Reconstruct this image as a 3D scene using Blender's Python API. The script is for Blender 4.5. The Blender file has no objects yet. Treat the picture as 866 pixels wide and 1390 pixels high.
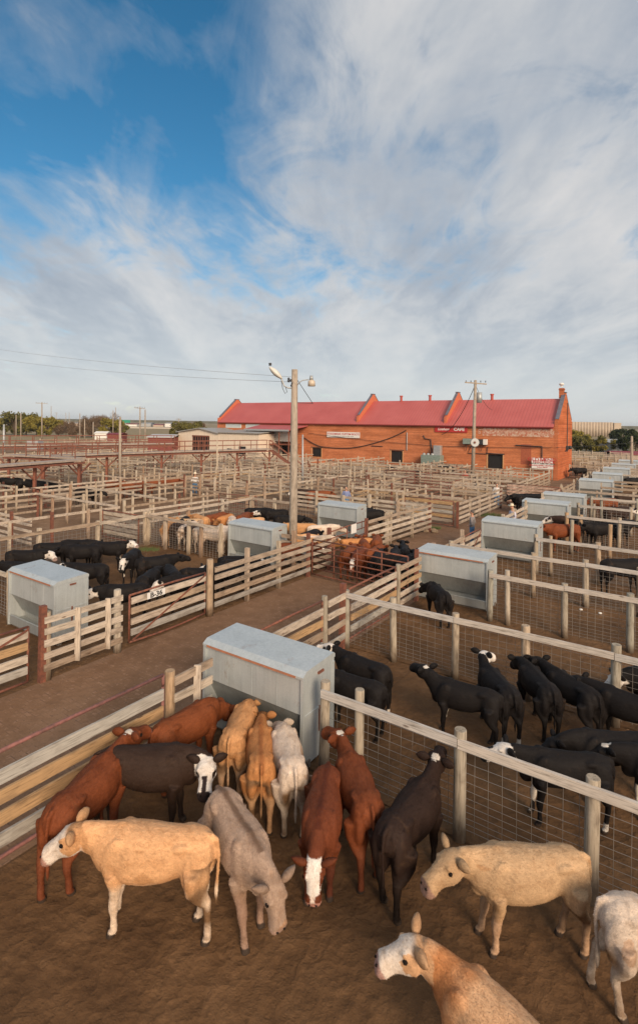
import bpy, bmesh, math, random
from mathutils import Vector, Matrix, noise, Euler

R = math.radians
C = bpy.context.scene.collection
scene = bpy.context.scene

# ------------------------------------------------------------------ camera
IMW, IMH, FPX, HX, HY, ROLL, CAMH = 866, 1390, 720.0, 433.0, 574.0, R(0.8), 6.0
cam_data = bpy.data.cameras.new("camera")
cam = bpy.data.objects.new("camera", cam_data)
C.objects.link(cam)
cam_data.sensor_fit = 'VERTICAL'
cam_data.sensor_height = 36.0
cam_data.sensor_width = 36.0
cam_data.lens = 36.0 * FPX / IMH
cam_data.shift_x = 0.0
cam_data.shift_y = -(IMH / 2 - HY) / IMH
cam_data.clip_start = 0.1
cam_data.clip_end = 5000
cam.location = (0, 0, CAMH)
cam.rotation_euler = (Euler((R(90), 0, 0)).to_matrix() @ Matrix.Rotation(ROLL, 3, 'Z')).to_euler()
scene.camera = cam

# ------------------------------------------------------------------ light
SUN_AZ = R(160)      # compass-like angle of the sun, measured from +Y towards +X
SUN_EL = R(24)
world = bpy.data.worlds.new("World")
scene.world = world
world.use_nodes = True
wn, wl = world.node_tree.nodes, world.node_tree.links
wn.clear()

def N(nodes, t, **kw):
    n = nodes.new(t)
    for k, v in kw.items():
        if k == 'inp':
            for kk, vv in v.items():
                n.inputs[kk].default_value = vv
        else:
            setattr(n, k, v)
    return n

def ramp(nodes, stops, interp='LINEAR'):
    n = nodes.new('ShaderNodeValToRGB')
    n.color_ramp.interpolation = interp
    el = n.color_ramp.elements
    while len(el) > 1:
        el.remove(el[-1])
    el[0].position = stops[0][0]
    el[0].color = tuple(stops[0][1]) + (1,) if len(stops[0][1]) == 3 else stops[0][1]
    for p, c in stops[1:]:
        e = el.new(p)
        e.color = tuple(c) + (1,) if len(c) == 3 else c
    return n

def mathn(nodes, links, op, a, b=None, clamp=False):
    n = nodes.new('ShaderNodeMath')
    n.operation = op
    n.use_clamp = clamp
    for i, v in enumerate((a, b)):
        if v is None:
            continue
        if isinstance(v, (int, float)):
            n.inputs[i].default_value = v
        else:
            links.new(v, n.inputs[i])
    return n.outputs[0]

sky = N(wn, 'ShaderNodeTexSky', sky_type='NISHITA', sun_disc=False, sun_elevation=SUN_EL,
        sun_rotation=SUN_AZ, altitude=300, air_density=1.0, dust_density=0.6, ozone_density=2.0)
bg_sky = N(wn, 'ShaderNodeBackground', inp={'Strength': 0.10})
skysat = N(wn, 'ShaderNodeHueSaturation', inp={'Hue': 0.487, 'Saturation': 1.32, 'Value': 0.95})
wl.new(sky.outputs[0], skysat.inputs['Color'])
wl.new(skysat.outputs[0], bg_sky.inputs['Color'])
tc = N(wn, 'ShaderNodeTexCoord')
sep = N(wn, 'ShaderNodeSeparateXYZ')
wl.new(tc.outputs['Generated'], sep.inputs[0])
zc = mathn(wn, wl, 'MAXIMUM', sep.outputs['Z'], 0.0)
zd = mathn(wn, wl, 'ADD', zc, 0.17)
px = mathn(wn, wl, 'DIVIDE', sep.outputs['X'], zd)
py = mathn(wn, wl, 'DIVIDE', sep.outputs['Y'], zd)
comb = N(wn, 'ShaderNodeCombineXYZ')
wl.new(px, comb.inputs[0]); wl.new(py, comb.inputs[1])

def cloud_noise(rot, scl, scale, detail, rough, dist, off=(0, 0, 0)):
    m = N(wn, 'ShaderNodeMapping')
    m.inputs['Rotation'].default_value = (0, 0, R(rot))
    m.inputs['Scale'].default_value = scl
    m.inputs['Location'].default_value = off
    wl.new(comb.outputs[0], m.inputs['Vector'])
    n = N(wn, 'ShaderNodeTexNoise', inp={'Scale': scale, 'Detail': detail, 'Roughness': rough, 'Distortion': dist})
    wl.new(m.outputs[0], n.inputs['Vector'])
    return n.outputs['Fac']

big = cloud_noise(20, (1, 1, 1), 1.1, 6, 0.55, 0.3, (3.1, 1.2, 0))
streak = cloud_noise(-28, (1.5, 1.0, 1), 2.3, 12, 0.60, 1.1, (0.4, 7.7, 0))
fine = cloud_noise(60, (1.6, 0.8, 1), 5.5, 8, 0.6, 0.4, (5, 2, 0))
shade = cloud_noise(75, (2.0, 0.8, 1), 1.0, 9, 0.58, 0.5, (9.3, 4.2, 0))

def blob(d, r0, r1):
    """0 inside the angle-like radius r0 of direction d, 1 outside r1"""
    v = N(wn, 'ShaderNodeVectorMath', operation='DISTANCE')
    wl.new(tc.outputs['Generated'], v.inputs[0])
    v.inputs[1].default_value = Vector(d).normalized()
    mr = N(wn, 'ShaderNodeMapRange', interpolation_type='SMOOTHSTEP')
    mr.inputs['From Min'].default_value = r0
    mr.inputs['From Max'].default_value = r1
    wl.new(v.outputs['Value'], mr.inputs['Value'])
    return mr.outputs[0]

def pixdir(x, y):
    return ((x - HX) / FPX, 1.0, (HY - y) / FPX)

b1 = blob(pixdir(225, 70), 0.06, 0.36)
b2 = blob(pixdir(255, 205), 0.02, 0.22)
b3 = blob(pixdir(60, 190), 0.02, 0.30)
b4 = blob(pixdir(-160, 60), 0.1, 0.5)
b5 = blob(pixdir(120, 120), 0.0, 0.22)
bm = mathn(wn, wl, 'MINIMUM', mathn(wn, wl, 'MINIMUM', b1, b2), mathn(wn, wl, 'MINIMUM', b3, b4))
# cover: clear in the blue hole, thick elsewhere, broken up by the noises
n1 = mathn(wn, wl, 'MULTIPLY', mathn(wn, wl, 'SUBTRACT', streak, 0.5), 1.6)
n2 = mathn(wn, wl, 'MULTIPLY', mathn(wn, wl, 'SUBTRACT', big, 0.5), 1.9)
n3 = mathn(wn, wl, 'MULTIPLY', mathn(wn, wl, 'SUBTRACT', fine, 0.5), 0.9)
cov = mathn(wn, wl, 'ADD', mathn(wn, wl, 'MULTIPLY', bm, 0.86), 0.03)
cov = mathn(wn, wl, 'ADD', cov, mathn(wn, wl, 'ADD', n1, mathn(wn, wl, 'ADD', n2, n3)))
lowcov = N(wn, 'ShaderNodeMapRange', interpolation_type='SMOOTHSTEP')
lowcov.inputs['From Min'].default_value = 0.32
lowcov.inputs['From Max'].default_value = 0.10
wl.new(sep.outputs['Z'], lowcov.inputs['Value'])
cov = mathn(wn, wl, 'ADD', cov, mathn(wn, wl, 'MULTIPLY', lowcov.outputs[0], 0.45), clamp=True)
covr = ramp(wn, [(0.0, (0, 0, 0)), (0.35, (0.22, 0.22, 0.22)), (0.8, (0.8, 0.8, 0.8)), (1.0, (0.93, 0.93, 0.93))])
wl.new(cov, covr.inputs[0])
shmix = mathn(wn, wl, 'ADD', mathn(wn, wl, 'MULTIPLY', shade, 0.68), mathn(wn, wl, 'ADD', mathn(wn, wl, 'MULTIPLY', streak, 0.14), mathn(wn, wl, 'MULTIPLY', fine, 0.18)))
ccol = ramp(wn, [(0.36, (0.64, 0.625, 0.615)), (0.47, (0.53, 0.54, 0.555)), (0.56, (0.41, 0.44, 0.485)), (0.66, (0.33, 0.365, 0.42))])
wl.new(shmix, ccol.inputs[0])
# pale even air near the horizon
hz = N(wn, 'ShaderNodeMapRange', interpolation_type='SMOOTHSTEP')
hz.inputs['From Min'].default_value = 0.24
hz.inputs['From Max'].default_value = 0.0
hz.inputs['To Max'].default_value = 0.85
wl.new(sep.outputs['Z'], hz.inputs['Value'])
hmix = N(wn, 'ShaderNodeMixRGB')
wl.new(hz.outputs[0], hmix.inputs[0])
wl.new(ccol.outputs[0], hmix.inputs[1])
hmix.inputs[2].default_value = (0.60, 0.62, 0.63, 1)
bg_c = N(wn, 'ShaderNodeBackground', inp={'Strength': 0.92})
wl.new(hmix.outputs[0], bg_c.inputs['Color'])
mixs = N(wn, 'ShaderNodeMixShader')
wl.new(covr.outputs[0], mixs.inputs[0])
wl.new(bg_sky.outputs[0], mixs.inputs[1])
wl.new(bg_c.outputs[0], mixs.inputs[2])
wo = N(wn, 'ShaderNodeOutputWorld')
wl.new(mixs.outputs[0], wo.inputs[0])

sun_d = bpy.data.lights.new("sun", 'SUN')
sun_d.energy = 3.3
sun_d.angle = R(24)
sun_d.color = (1.0, 0.78, 0.56)
sun = bpy.data.objects.new("sun", sun_d)
C.objects.link(sun)
sdir = Vector((math.sin(SUN_AZ) * math.cos(SUN_EL), math.cos(SUN_AZ) * math.cos(SUN_EL), math.sin(SUN_EL)))
sun.rotation_euler = sdir.to_track_quat('Z', 'Y').to_euler()

scene.view_settings.view_transform = 'Standard'
scene.view_settings.look = 'None'
scene.view_settings.exposure = 0.30
scene.view_settings.gamma = 1.0
scene.view_settings.use_curve_mapping = False
scene.render.engine = 'CYCLES'
scene.cycles.max_bounces = 6
scene.cycles.diffuse_bounces = 3
scene.cycles.glossy_bounces = 2
scene.cycles.caustics_reflective = False
scene.cycles.caustics_refractive = False

# ------------------------------------------------------------------ yard grid
TH = R(34.6)
SA, CA = math.sin(TH), math.cos(TH)
def P(a, b, z=0.0):
    """a metres along the alleys, b metres across them (to the right)"""
    return Vector((a * SA + b * CA, a * CA - b * SA, z))
ANG_A = math.atan2(CA, SA)        # world angle of the alley direction
ANG_B = math.atan2(-SA, CA)
def at(pxx, pyy, z=0.0):
    """where the ray through this spot of the photograph meets height z"""
    dx, dy = pxx - HX, pyy - HY
    dx, dy = dx * math.cos(ROLL) + dy * math.sin(ROLL), -dx * math.sin(ROLL) + dy * math.cos(ROLL)
    Y = FPX * (CAMH - z) / dy
    return Vector((dx / FPX * Y, Y, z))
def far(pxx, pyy, Y):
    """point at distance Y seen at this spot"""
    dx, dy = pxx - HX, pyy - HY
    dx, dy = dx * math.cos(ROLL) + dy * math.sin(ROLL), -dx * math.sin(ROLL) + dy * math.cos(ROLL)
    return Vector((dx / FPX * Y, Y, CAMH - dy / FPX * Y))
def in_view(v, m=1.12):
    return v.y > 2 and -0.62 * m < v.x / v.y < 0.62 * m

# ------------------------------------------------------------------ object helpers
def empty(name, label, cat, loc=(0, 0, 0), group=None, rz=0.0):
    o = bpy.data.objects.new(name, None)
    C.objects.link(o)
    o.location = loc
    o.rotation_euler = (0, 0, rz)
    o.empty_display_size = 0.2
    tag(o, label, cat, group)
    return o

def tag(o, label=None, cat=None, group=None, kind=None):
    if label: o['label'] = label
    if cat: o['category'] = cat
    if group: o['group'] = group
    if kind: o['kind'] = kind
    return o

class MB:
    def __init__(self):
        self.v, self.f, self.m = [], [], []
    def face(self, pts, mi=0):
        n = len(self.v)
        self.v += [tuple(p) for p in pts]
        self.f.append(tuple(range(n, n + len(pts))))
        self.m.append(mi)
    def box(self, a, b, mi=0, rz=0.0, c=None):
        """axis box from corner a to corner b, turned by rz about c"""
        (x0, y0, z0), (x1, y1, z1) = a, b
        pts = [(x0, y0, z0), (x1, y0, z0), (x1, y1, z0), (x0, y1, z0), (x0, y0, z1), (x1, y0, z1), (x1, y1, z1), (x0, y1, z1)]
        if rz:
            c = c or ((x0 + x1) / 2, (y0 + y1) / 2)
            cs, sn = math.cos(rz), math.sin(rz)
            pts = [(c[0] + (x - c[0]) * cs - (y - c[1]) * sn, c[1] + (x - c[0]) * sn + (y - c[1]) * cs, z) for x, y, z in pts]
        self.hexa(pts, mi)
    def hexa(self, pts, mi=0):
        n = len(self.v)
        self.v += [tuple(p) for p in pts]
        for f in ((0, 3, 2, 1), (4, 5, 6, 7), (0, 1, 5, 4), (1, 2, 6, 5), (2, 3, 7, 6), (3, 0, 4, 7)):
            self.f.append(tuple(n + i for i in f))
            self.m.append(mi)
    def beam(self, p, q, w, h, mi=0, up=(0, 0, 1)):
        p, q = Vector(p), Vector(q)
        d = (q - p).normalized()
        up = Vector(up)
        if abs(d.dot(up)) > 0.98:
            up = Vector((1, 0, 0))
        s = d.cross(up).normalized()
        u = s.cross(d).normalized()
        pts = []
        for c in (p, q):
            pts += [c - s * w / 2 - u * h / 2, c + s * w / 2 - u * h / 2, c + s * w / 2 + u * h / 2, c - s * w / 2 + u * h / 2]
        n = len(self.v)
        self.v += [tuple(x) for x in pts]
        for f in ((0, 1, 2, 3), (7, 6, 5, 4), (0, 4, 5, 1), (1, 5, 6, 2), (2, 6, 7, 3), (3, 7, 4, 0)):
            self.f.append(tuple(n + i for i in f))
            self.m.append(mi)
    def tube(self, pts, rad, seg=8, mi=0, cap=True, flat=1.0):
        pts = [Vector(p) for p in pts]
        if isinstance(rad, (int, float)):
            rad = [rad] * len(pts)
        n0 = len(self.v)
        prev = None
        for i, p in enumerate(pts):
            d = (pts[min(i + 1, len(pts) - 1)] - pts[max(i - 1, 0)]).normalized()
            up = Vector((0, 0, 1)) if abs(d.z) < 0.95 else Vector((1, 0, 0))
            s = d.cross(up).normalized()
            if prev is not None:
                s2 = prev - d * prev.dot(d)
                if s2.length > 1e-4:
                    s = s2.normalized()
            prev = s
            u = s.cross(d).normalized()
            for k in range(seg):
                t = 2 * math.pi * k / seg
                self.v.append(tuple(p + (s * math.cos(t) + u * math.sin(t) * flat) * rad[i]))
        for i in range(len(pts) - 1):
            for k in range(seg):
                a = n0 + i * seg + k
                b = n0 + i * seg + (k + 1) % seg
                self.f.append((a, b, b + seg, a + seg))
                self.m.append(mi)
        if cap:
            self.f.append(tuple(n0 + k for k in range(seg))[::-1]); self.m.append(mi)
            e = n0 + (len(pts) - 1) * seg
            self.f.append(tuple(e + k for k in range(seg))); self.m.append(mi)
    def ell(self, c, r, seg=12, rings=8, mi=0, M=None):
        n0 = len(self.v)
        c = Vector(c)
        for i in range(rings + 1):
            ph = math.pi * i / rings
            for k in range(seg):
                t = 2 * math.pi * k / seg
                v = Vector((r[0] * math.sin(ph) * math.cos(t), r[1] * math.sin(ph) * math.sin(t), r[2] * math.cos(ph)))
                if M is not None:
                    v = M @ v
                self.v.append(tuple(c + v))
        for i in range(rings):
            for k in range(seg):
                a = n0 + i * seg + k
                b = n0 + i * seg + (k + 1) % seg
                self.f.append((a, a + seg, b + seg, b))
                self.m.append(mi)
    def mesh(self, name, mats, smooth=False, origin=(0, 0, 0)):
        ox, oy, oz = origin
        me = bpy.data.meshes.new(name)
        me.from_pydata([(x - ox, y - oy, z - oz) for x, y, z in self.v], [], self.f)
        for m in (mats if isinstance(mats, (list, tuple)) else [mats]):
            me.materials.append(m)
        if any(self.m):
            me.polygons.foreach_set('material_index', self.m)
        if smooth:
            me.polygons.foreach_set('use_smooth', [True] * len(me.polygons))
        me.update()
        return me
    def build(self, name, mats, parent=None, smooth=False, world=True):
        """world=True: the vertices are world coordinates"""
        og = (0, 0, 0)
        if parent is not None and world:
            p = parent
            og = Vector((0, 0, 0))
            while p is not None:
                og = og + p.location
                p = p.parent
        o = bpy.data.objects.new(name, self.mesh(name, mats, smooth, og))
        C.objects.link(o)
        o.parent = parent
        return o

def add_bevel(o, w=0.01, seg=2):
    m = o.modifiers.new('bevel', 'BEVEL')
    m.width = w
    m.segments = seg
    m.limit_method = 'ANGLE'
    return o

# ------------------------------------------------------------------ materials
MATS = {}
def mat(name):
    m = bpy.data.materials.new(name)
    m.use_nodes = True
    nt = m.node_tree
    b = nt.nodes['Principled BSDF']
    MATS[name] = m
    return m, nt.nodes, nt.links, b

def noise_tex(nodes, links, coord, scale, detail=4, rough=0.55, dist=0.0, mscale=None, mrot=None):
    src = coord
    if mscale or mrot:
        mp = N(nodes, 'ShaderNodeMapping')
        if mscale: mp.inputs['Scale'].default_value = mscale
        if mrot: mp.inputs['Rotation'].default_value = mrot
        links.new(coord, mp.inputs['Vector'])
        src = mp.outputs[0]
    n = N(nodes, 'ShaderNodeTexNoise', inp={'Scale': scale, 'Detail': detail, 'Roughness': rough, 'Distortion': dist})
    links.new(src, n.inputs['Vector'])
    return n.outputs['Fac']

def mixc(nodes, links, fac, a, b, mode='MIX'):
    n = N(nodes, 'ShaderNodeMixRGB', blend_type=mode)
    for i, v in enumerate((fac, a, b)):
        if isinstance(v, (int, float)):
            n.inputs[i].default_value = v
        elif isinstance(v, tuple):
            n.inputs[i].default_value = v + (1,) if len(v) == 3 else v
        else:
            links.new(v, n.inputs[i])
    return n.outputs[0]

def bump(nodes, links, bsdf, height, strength, dist):
    b = N(nodes, 'ShaderNodeBump', inp={'Strength': strength, 'Distance': dist})
    links.new(height, b.inputs['Height'])
    links.new(b.outputs[0], bsdf.inputs['Normal'])
    return b

def simple(name, col, rough=0.7, metal=0.0, var=0.0, scale=6.0, bmp=0.0):
    m, n, l, b = mat(name)
    b.inputs['Base Color'].default_value = tuple(col) + (1,)
    b.inputs['Roughness'].default_value = rough
    b.inputs['Metallic'].default_value = metal
    if var or bmp:
        t = N(n, 'ShaderNodeTexCoord')
        f = noise_tex(n, l, t.outputs['Object'], scale, 6, 0.6)
        if var:
            r = ramp(n, [(0.3, tuple(c * (1 - var) for c in col)), (0.7, tuple(min(1, c * (1 + var)) for c in col))])
            l.new(f, r.inputs[0])
            l.new(r.outputs[0], b.inputs['Base Color'])
        if bmp:
            bump(n, l, b, f, bmp, 0.01)
    return m

def wood(name, stops, dirt=(0.10, 0.07, 0.05), axis='X', dirtamt=0.45, base_dirt=True):
    """weathered timber; grain along the local axis, each board its own tone"""
    m, n, l, b = mat(name)
    t = N(n, 'ShaderNodeTexCoord')
    oi = N(n, 'ShaderNodeObjectInfo')
    r = ramp(n, stops)
    l.new(oi.outputs['Random'], r.inputs[0])
    add = N(n, 'ShaderNodeVectorMath', operation='ADD')
    l.new(t.outputs['Object'], add.inputs[0])
    cx = N(n, 'ShaderNodeCombineXYZ')
    l.new(mathn(n, l, 'MULTIPLY', oi.outputs['Random'], 57.0), cx.inputs[0])
    l.new(mathn(n, l, 'MULTIPLY', oi.outputs['Random'], 31.0), cx.inputs[1])
    l.new(cx.outputs[0], add.inputs[1])
    s = (1.2, 22, 22) if axis == 'X' else (14, 14, 1.0)
    g = noise_tex(n, l, add.outputs[0], 2.2, 8, 0.65, 0.5, mscale=s)
    g2 = noise_tex(n, l, add.outputs[0], 2.0, 5, 0.6, 0.6, mscale=(1.0, 3, 3) if axis == 'X' else (2.5, 2.5, 1.2))
    gr = ramp(n, [(0.32, (0.42, 0.39, 0.36)), (0.47, (0.93, 0.93, 0.93)), (0.75, (1.20, 1.18, 1.15))])
    l.new(g, gr.inputs[0])
    c = mixc(n, l, 1.0, r.outputs[0], gr.outputs[0], 'MULTIPLY')
    dr = ramp(n, [(0.47, (0, 0, 0)), (0.68, (dirtamt, dirtamt, dirtamt))])
    l.new(g2, dr.inputs[0])
    c = mixc(n, l, dr.outputs[0], c, dirt)
    if base_dirt:                       # manure splashed up the lowest boards and post feet
        ge = N(n, 'ShaderNodeNewGeometry')
        sp = N(n, 'ShaderNodeSeparateXYZ')
        l.new(ge.outputs['Position'], sp.inputs[0])
        hh = mathn(n, l, 'ADD', sp.outputs['Z'], mathn(n, l, 'MULTIPLY', g2, -0.5))
        hr = N(n, 'ShaderNodeMapRange', interpolation_type='SMOOTHSTEP')
        hr.inputs['From Min'].default_value = 0.30
        hr.inputs['From Max'].default_value = -0.30
        hr.inputs['To Max'].default_value = 0.75
        l.new(hh, hr.inputs['Value'])
        c = mixc(n, l, hr.outputs[0], c, (0.085, 0.05, 0.028))
    # knots
    if axis == 'X':
        vo = N(n, 'ShaderNodeTexVoronoi', inp={'Scale': 1.0, 'Randomness': 1.0})
        mp = N(n, 'ShaderNodeMapping')
        mp.inputs['Scale'].default_value = (1.6, 5.0, 5.0)
        l.new(add.outputs[0], mp.inputs['Vector'])
        l.new(mp.outputs[0], vo.inputs['Vector'])
        kr = ramp(n, [(0.05, (0.75, 0.75, 0.75)), (0.12, (0, 0, 0))])
        l.new(vo.outputs['Distance'], kr.inputs[0])
        c = mixc(n, l, kr.outputs[0], c, (0.09, 0.045, 0.025))
    l.new(c, b.inputs['Base Color'])
    b.inputs['Roughness'].default_value = 0.85
    b.inputs['Specular IOR Level'].default_value = 0.2
    bump(n, l, b, g, 0.5, 0.006)
    return m

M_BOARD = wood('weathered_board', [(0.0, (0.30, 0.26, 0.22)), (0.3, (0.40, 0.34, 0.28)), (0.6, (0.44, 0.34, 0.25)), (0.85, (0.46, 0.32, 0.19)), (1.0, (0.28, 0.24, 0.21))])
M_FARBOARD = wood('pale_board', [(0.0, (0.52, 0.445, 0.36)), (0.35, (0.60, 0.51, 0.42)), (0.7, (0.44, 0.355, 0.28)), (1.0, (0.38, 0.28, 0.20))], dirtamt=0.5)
M_RAIL = wood('whitewashed_rail', [(0.0, (0.58, 0.54, 0.50)), (0.5, (0.50, 0.455, 0.41)), (1.0, (0.60, 0.53, 0.46))], dirtamt=0.22, base_dirt=False)
M_POST = wood('treated_post', [(0.0, (0.35, 0.31, 0.25)), (0.35, (0.44, 0.36, 0.27)), (0.6, (0.34, 0.33, 0.28)), (0.8, (0.44, 0.29, 0.17)), (1.0, (0.50, 0.44, 0.36))], axis='Z', dirtamt=0.5)
M_PALEPOST = wood('pale_post', [(0.0, (0.58, 0.49, 0.38)), (0.5, (0.52, 0.42, 0.31)), (0.8, (0.60, 0.52, 0.42)), (1.0, (0.42, 0.28, 0.19))], axis='Z', dirtamt=0.35)
M_POLE = wood('utility_pole_wood', [(0.0, (0.37, 0.31, 0.25)), (1.0, (0.44, 0.37, 0.30))], axis='Z', dirtamt=0.4)
M_FRESH = wood('new_yellow_board', [(0.0, (0.52, 0.33, 0.17)), (1.0, (0.45, 0.29, 0.155))], dirtamt=0.5)
M_GREY = wood('grey_board', [(0.0, (0.40, 0.375, 0.34)), (1.0, (0.46, 0.43, 0.38))], dirtamt=0.35)

def rust_mat(name, base, dark, scale=9):
    m, n, l, b = mat(name)
    t = N(n, 'ShaderNodeTexCoord')
    f = noise_tex(n, l, t.outputs['Object'], scale, 8, 0.65)
    r = ramp(n, [(0.3, dark), (0.55, base), (0.75, tuple(min(1, c * 1.5) for c in base))])
    l.new(f, r.inputs[0])
    l.new(r.outputs[0], b.inputs['Base Color'])
    b.inputs['Roughness'].default_value = 0.75
    bump(n, l, b, f, 0.3, 0.004)
    return m
M_RUST = rust_mat('rusty_steel', (0.21, 0.075, 0.045), (0.09, 0.04, 0.03))
M_REDOX = rust_mat('red_oxide_steel', (0.24, 0.085, 0.05), (0.13, 0.055, 0.04))
M_PURPLERUST = rust_mat('dull_red_pipe', (0.24, 0.10, 0.085), (0.12, 0.06, 0.05))
M_WIRE = simple('galvanised_wire', (0.34, 0.31, 0.28), 0.5, 0.6)
M_DARKSTEEL = simple('dark_steel', (0.05, 0.05, 0.055), 0.6, 0.3)

# galvanised sheet
m, n, l, b = mat('galvanised_sheet')
t = N(n, 'ShaderNodeTexCoord')
oi = N(n, 'ShaderNodeObjectInfo')
adv = N(n, 'ShaderNodeVectorMath', operation='ADD')
l.new(t.outputs['Object'], adv.inputs[0])
adc = N(n, 'ShaderNodeCombineXYZ')
l.new(mathn(n, l, 'MULTIPLY', oi.outputs['Random'], 47.0), adc.inputs[0]); l.new(mathn(n, l, 'MULTIPLY', oi.outputs['Random'], 23.0), adc.inputs[2])
l.new(adc.outputs[0], adv.inputs[1])
GC = adv.outputs[0]
f1 = noise_tex(n, l, GC, 1.6, 6, 0.6)
st = noise_tex(n, l, GC, 1.0, 5, 0.6, mscale=(14, 14, 0.9))
sp_ = N(n, 'ShaderNodeTexVoronoi', inp={'Scale': 55.0})
l.new(t.outputs['Object'], sp_.inputs['Vector'])
r = ramp(n, [(0.25, (0.43, 0.465, 0.465)), (0.5, (0.56, 0.60, 0.60)), (0.8, (0.67, 0.70, 0.70))])
mixv = mathn(n, l, 'ADD', mathn(n, l, 'MULTIPLY', f1, 0.5), mathn(n, l, 'MULTIPLY', st, 0.5))
l.new(mixv, r.inputs[0])
spr = ramp(n, [(0.0, (0.93, 0.93, 0.93)), (1.0, (1.05, 1.05, 1.05))])
l.new(sp_.outputs['Color'], spr.inputs[0])
c = mixc(n, l, 1.0, r.outputs[0], spr.outputs[0], 'MULTIPLY')
rs = noise_tex(n, l, GC, 2.3, 9, 0.7)
rr = ramp(n, [(0.60, (0, 0, 0)), (0.74, (0.6, 0.6, 0.6))])
l.new(rs, rr.inputs[0])
c = mixc(n, l, rr.outputs[0], c, (0.30, 0.17, 0.11))
l.new(c, b.inputs['Base Color'])
b.inputs['Metallic'].default_value = 0.45
b.inputs['Roughness'].default_value = 0.5
dn = noise_tex(n, l, GC, 2.0, 2, 0.4)
bump(n, l, b, mathn(n, l, 'ADD', mathn(n, l, 'MULTIPLY', st, .15), dn), 0.5, 0.03)
M_GALV = m
m2 = m.copy(); m2.name = 'shaded_hopper_sheet'  # darker copy of the sheet: shade under the hopper slope painted in
for nd in m2.node_tree.nodes:
    if nd.type == 'VALTORGB' and abs(nd.color_ramp.elements[0].position - 0.25) < 1e-4:
        for e, cc in zip(nd.color_ramp.elements, ((0.28, 0.29, 0.275), (0.37, 0.39, 0.38), (0.46, 0.48, 0.47))):
            e.color = cc + (1,)
M_HOPPER = m2

# dirt
def dirt(name, cols, speck=None, bs=1.0, brickish=False):
    m, n, l, b = mat(name)
    ge = N(n, 'ShaderNodeNewGeometry')
    pos = ge.outputs['Position']
    big_ = noise_tex(n, l, pos, 0.35, 6, 0.6, 0.6)
    mid = noise_tex(n, l, pos, 3.0, 8, 0.65, 0.3)
    fin = noise_tex(n, l, pos, 26.0, 8, 0.7)
    clod = noise_tex(n, l, pos, 9.0, 6, 0.6)
    v = mathn(n, l, 'ADD', mathn(n, l, 'MULTIPLY', big_, 0.55), mathn(n, l, 'ADD', mathn(n, l, 'MULTIPLY', mid, 0.3), mathn(n, l, 'MULTIPLY', fin, 0.15)))
    r = ramp(n, [(0.36, cols[0]), (0.5, cols[1]), (0.64, cols[2])])
    l.new(v, r.inputs[0])
    c = r.outputs[0]
    if speck:
        s = ramp(n, [(0.60, (0, 0, 0)), (0.68, (0.8, 0.8, 0.8))])
        l.new(mathn(n, l, 'ADD', mathn(n, l, 'MULTIPLY', clod, 0.6), mathn(n, l, 'MULTIPLY', mid, 0.4)), s.inputs[0])
        c = mixc(n, l, s.outputs[0], c, speck)
    h = mathn(n, l, 'ADD', mathn(n, l, 'MULTIPLY', clod, 1.0), mathn(n, l, 'MULTIPLY', fin, 0.55))
    h = mathn(n, l, 'ADD', h, mathn(n, l, 'MULTIPLY', mid, 1.3))
    vr = N(n, 'ShaderNodeTexVoronoi', inp={'Scale': 7.5, 'Randomness': 1.0})
    wp = N(n, 'ShaderNodeVectorMath', operation='ADD')
    l.new(pos, wp.inputs[0]); cw = N(n, 'ShaderNodeCombineXYZ'); l.new(mathn(n, l, 'MULTIPLY', mid, .5), cw.inputs[0]); l.new(cw.outputs[0], wp.inputs[1]); l.new(wp.outputs[0], vr.inputs['Vector'])
    h = mathn(n, l, 'ADD', h, mathn(n, l, 'MULTIPLY', vr.outputs['Distance'], 0.9))
    if brickish:
        bt = N(n, 'ShaderNodeTexBrick', inp={'Scale': 1.0, 'Mortar Size': 0.012, 'Mortar Smooth': 0.3, 'Brick Width': 0.22, 'Row Height': 0.10, 'Bias': 0.2})
        mp = N(n, 'ShaderNodeMapping')
        mp.inputs['Rotation'].default_value = (0, 0, -ANG_B)
        l.new(pos, mp.inputs['Vector'])
        l.new(mp.outputs[0], bt.inputs['Vector'])
        bt.inputs['Color1'].default_value = (0.36, 0.225, 0.15, 1)
        bt.inputs['Color2'].default_value = (0.27, 0.16, 0.105, 1)
        bt.inputs['Mortar'].default_value = (0.12, 0.075, 0.05, 1)
        mk = ramp(n, [(0.51, (0, 0, 0)), (0.60, (0.70, 0.70, 0.70))])
        l.new(mathn(n, l, 'ADD', mathn(n, l, 'MULTIPLY', clod, 0.65), mathn(n, l, 'MULTIPLY', mid, 0.35)), mk.inputs[0])
        c = mixc(n, l, mk.outputs[0], c, bt.outputs['Color'])
    l.new(c, b.inputs['Base Color'])
    b.inputs['Roughness'].default_value = 0.95
    b.inputs['Specular IOR Level'].default_value = 0.15
    bump(n, l, b, h, 0.8, 0.026 * bs)
    return m
M_PEN = dirt('pen_dirt', [(0.085, 0.045, 0.022), (0.145, 0.078, 0.037), (0.22, 0.122, 0.06)], speck=(0.20, 0.112, 0.054))
M_ALLEY = dirt('alley_brick_and_dirt', [(0.15, 0.085, 0.050), (0.215, 0.125, 0.074), (0.29, 0.175, 0.108)], speck=None, bs=0.4, brickish=True)
M_GROUND = dirt('yard_ground', [(0.15, 0.09, 0.052), (0.21, 0.13, 0.078), (0.29, 0.19, 0.12)])
M_FIELD = dirt('far_field', [(0.20, 0.16, 0.09), (0.28, 0.22, 0.13), (0.33, 0.27, 0.17)])
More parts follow.
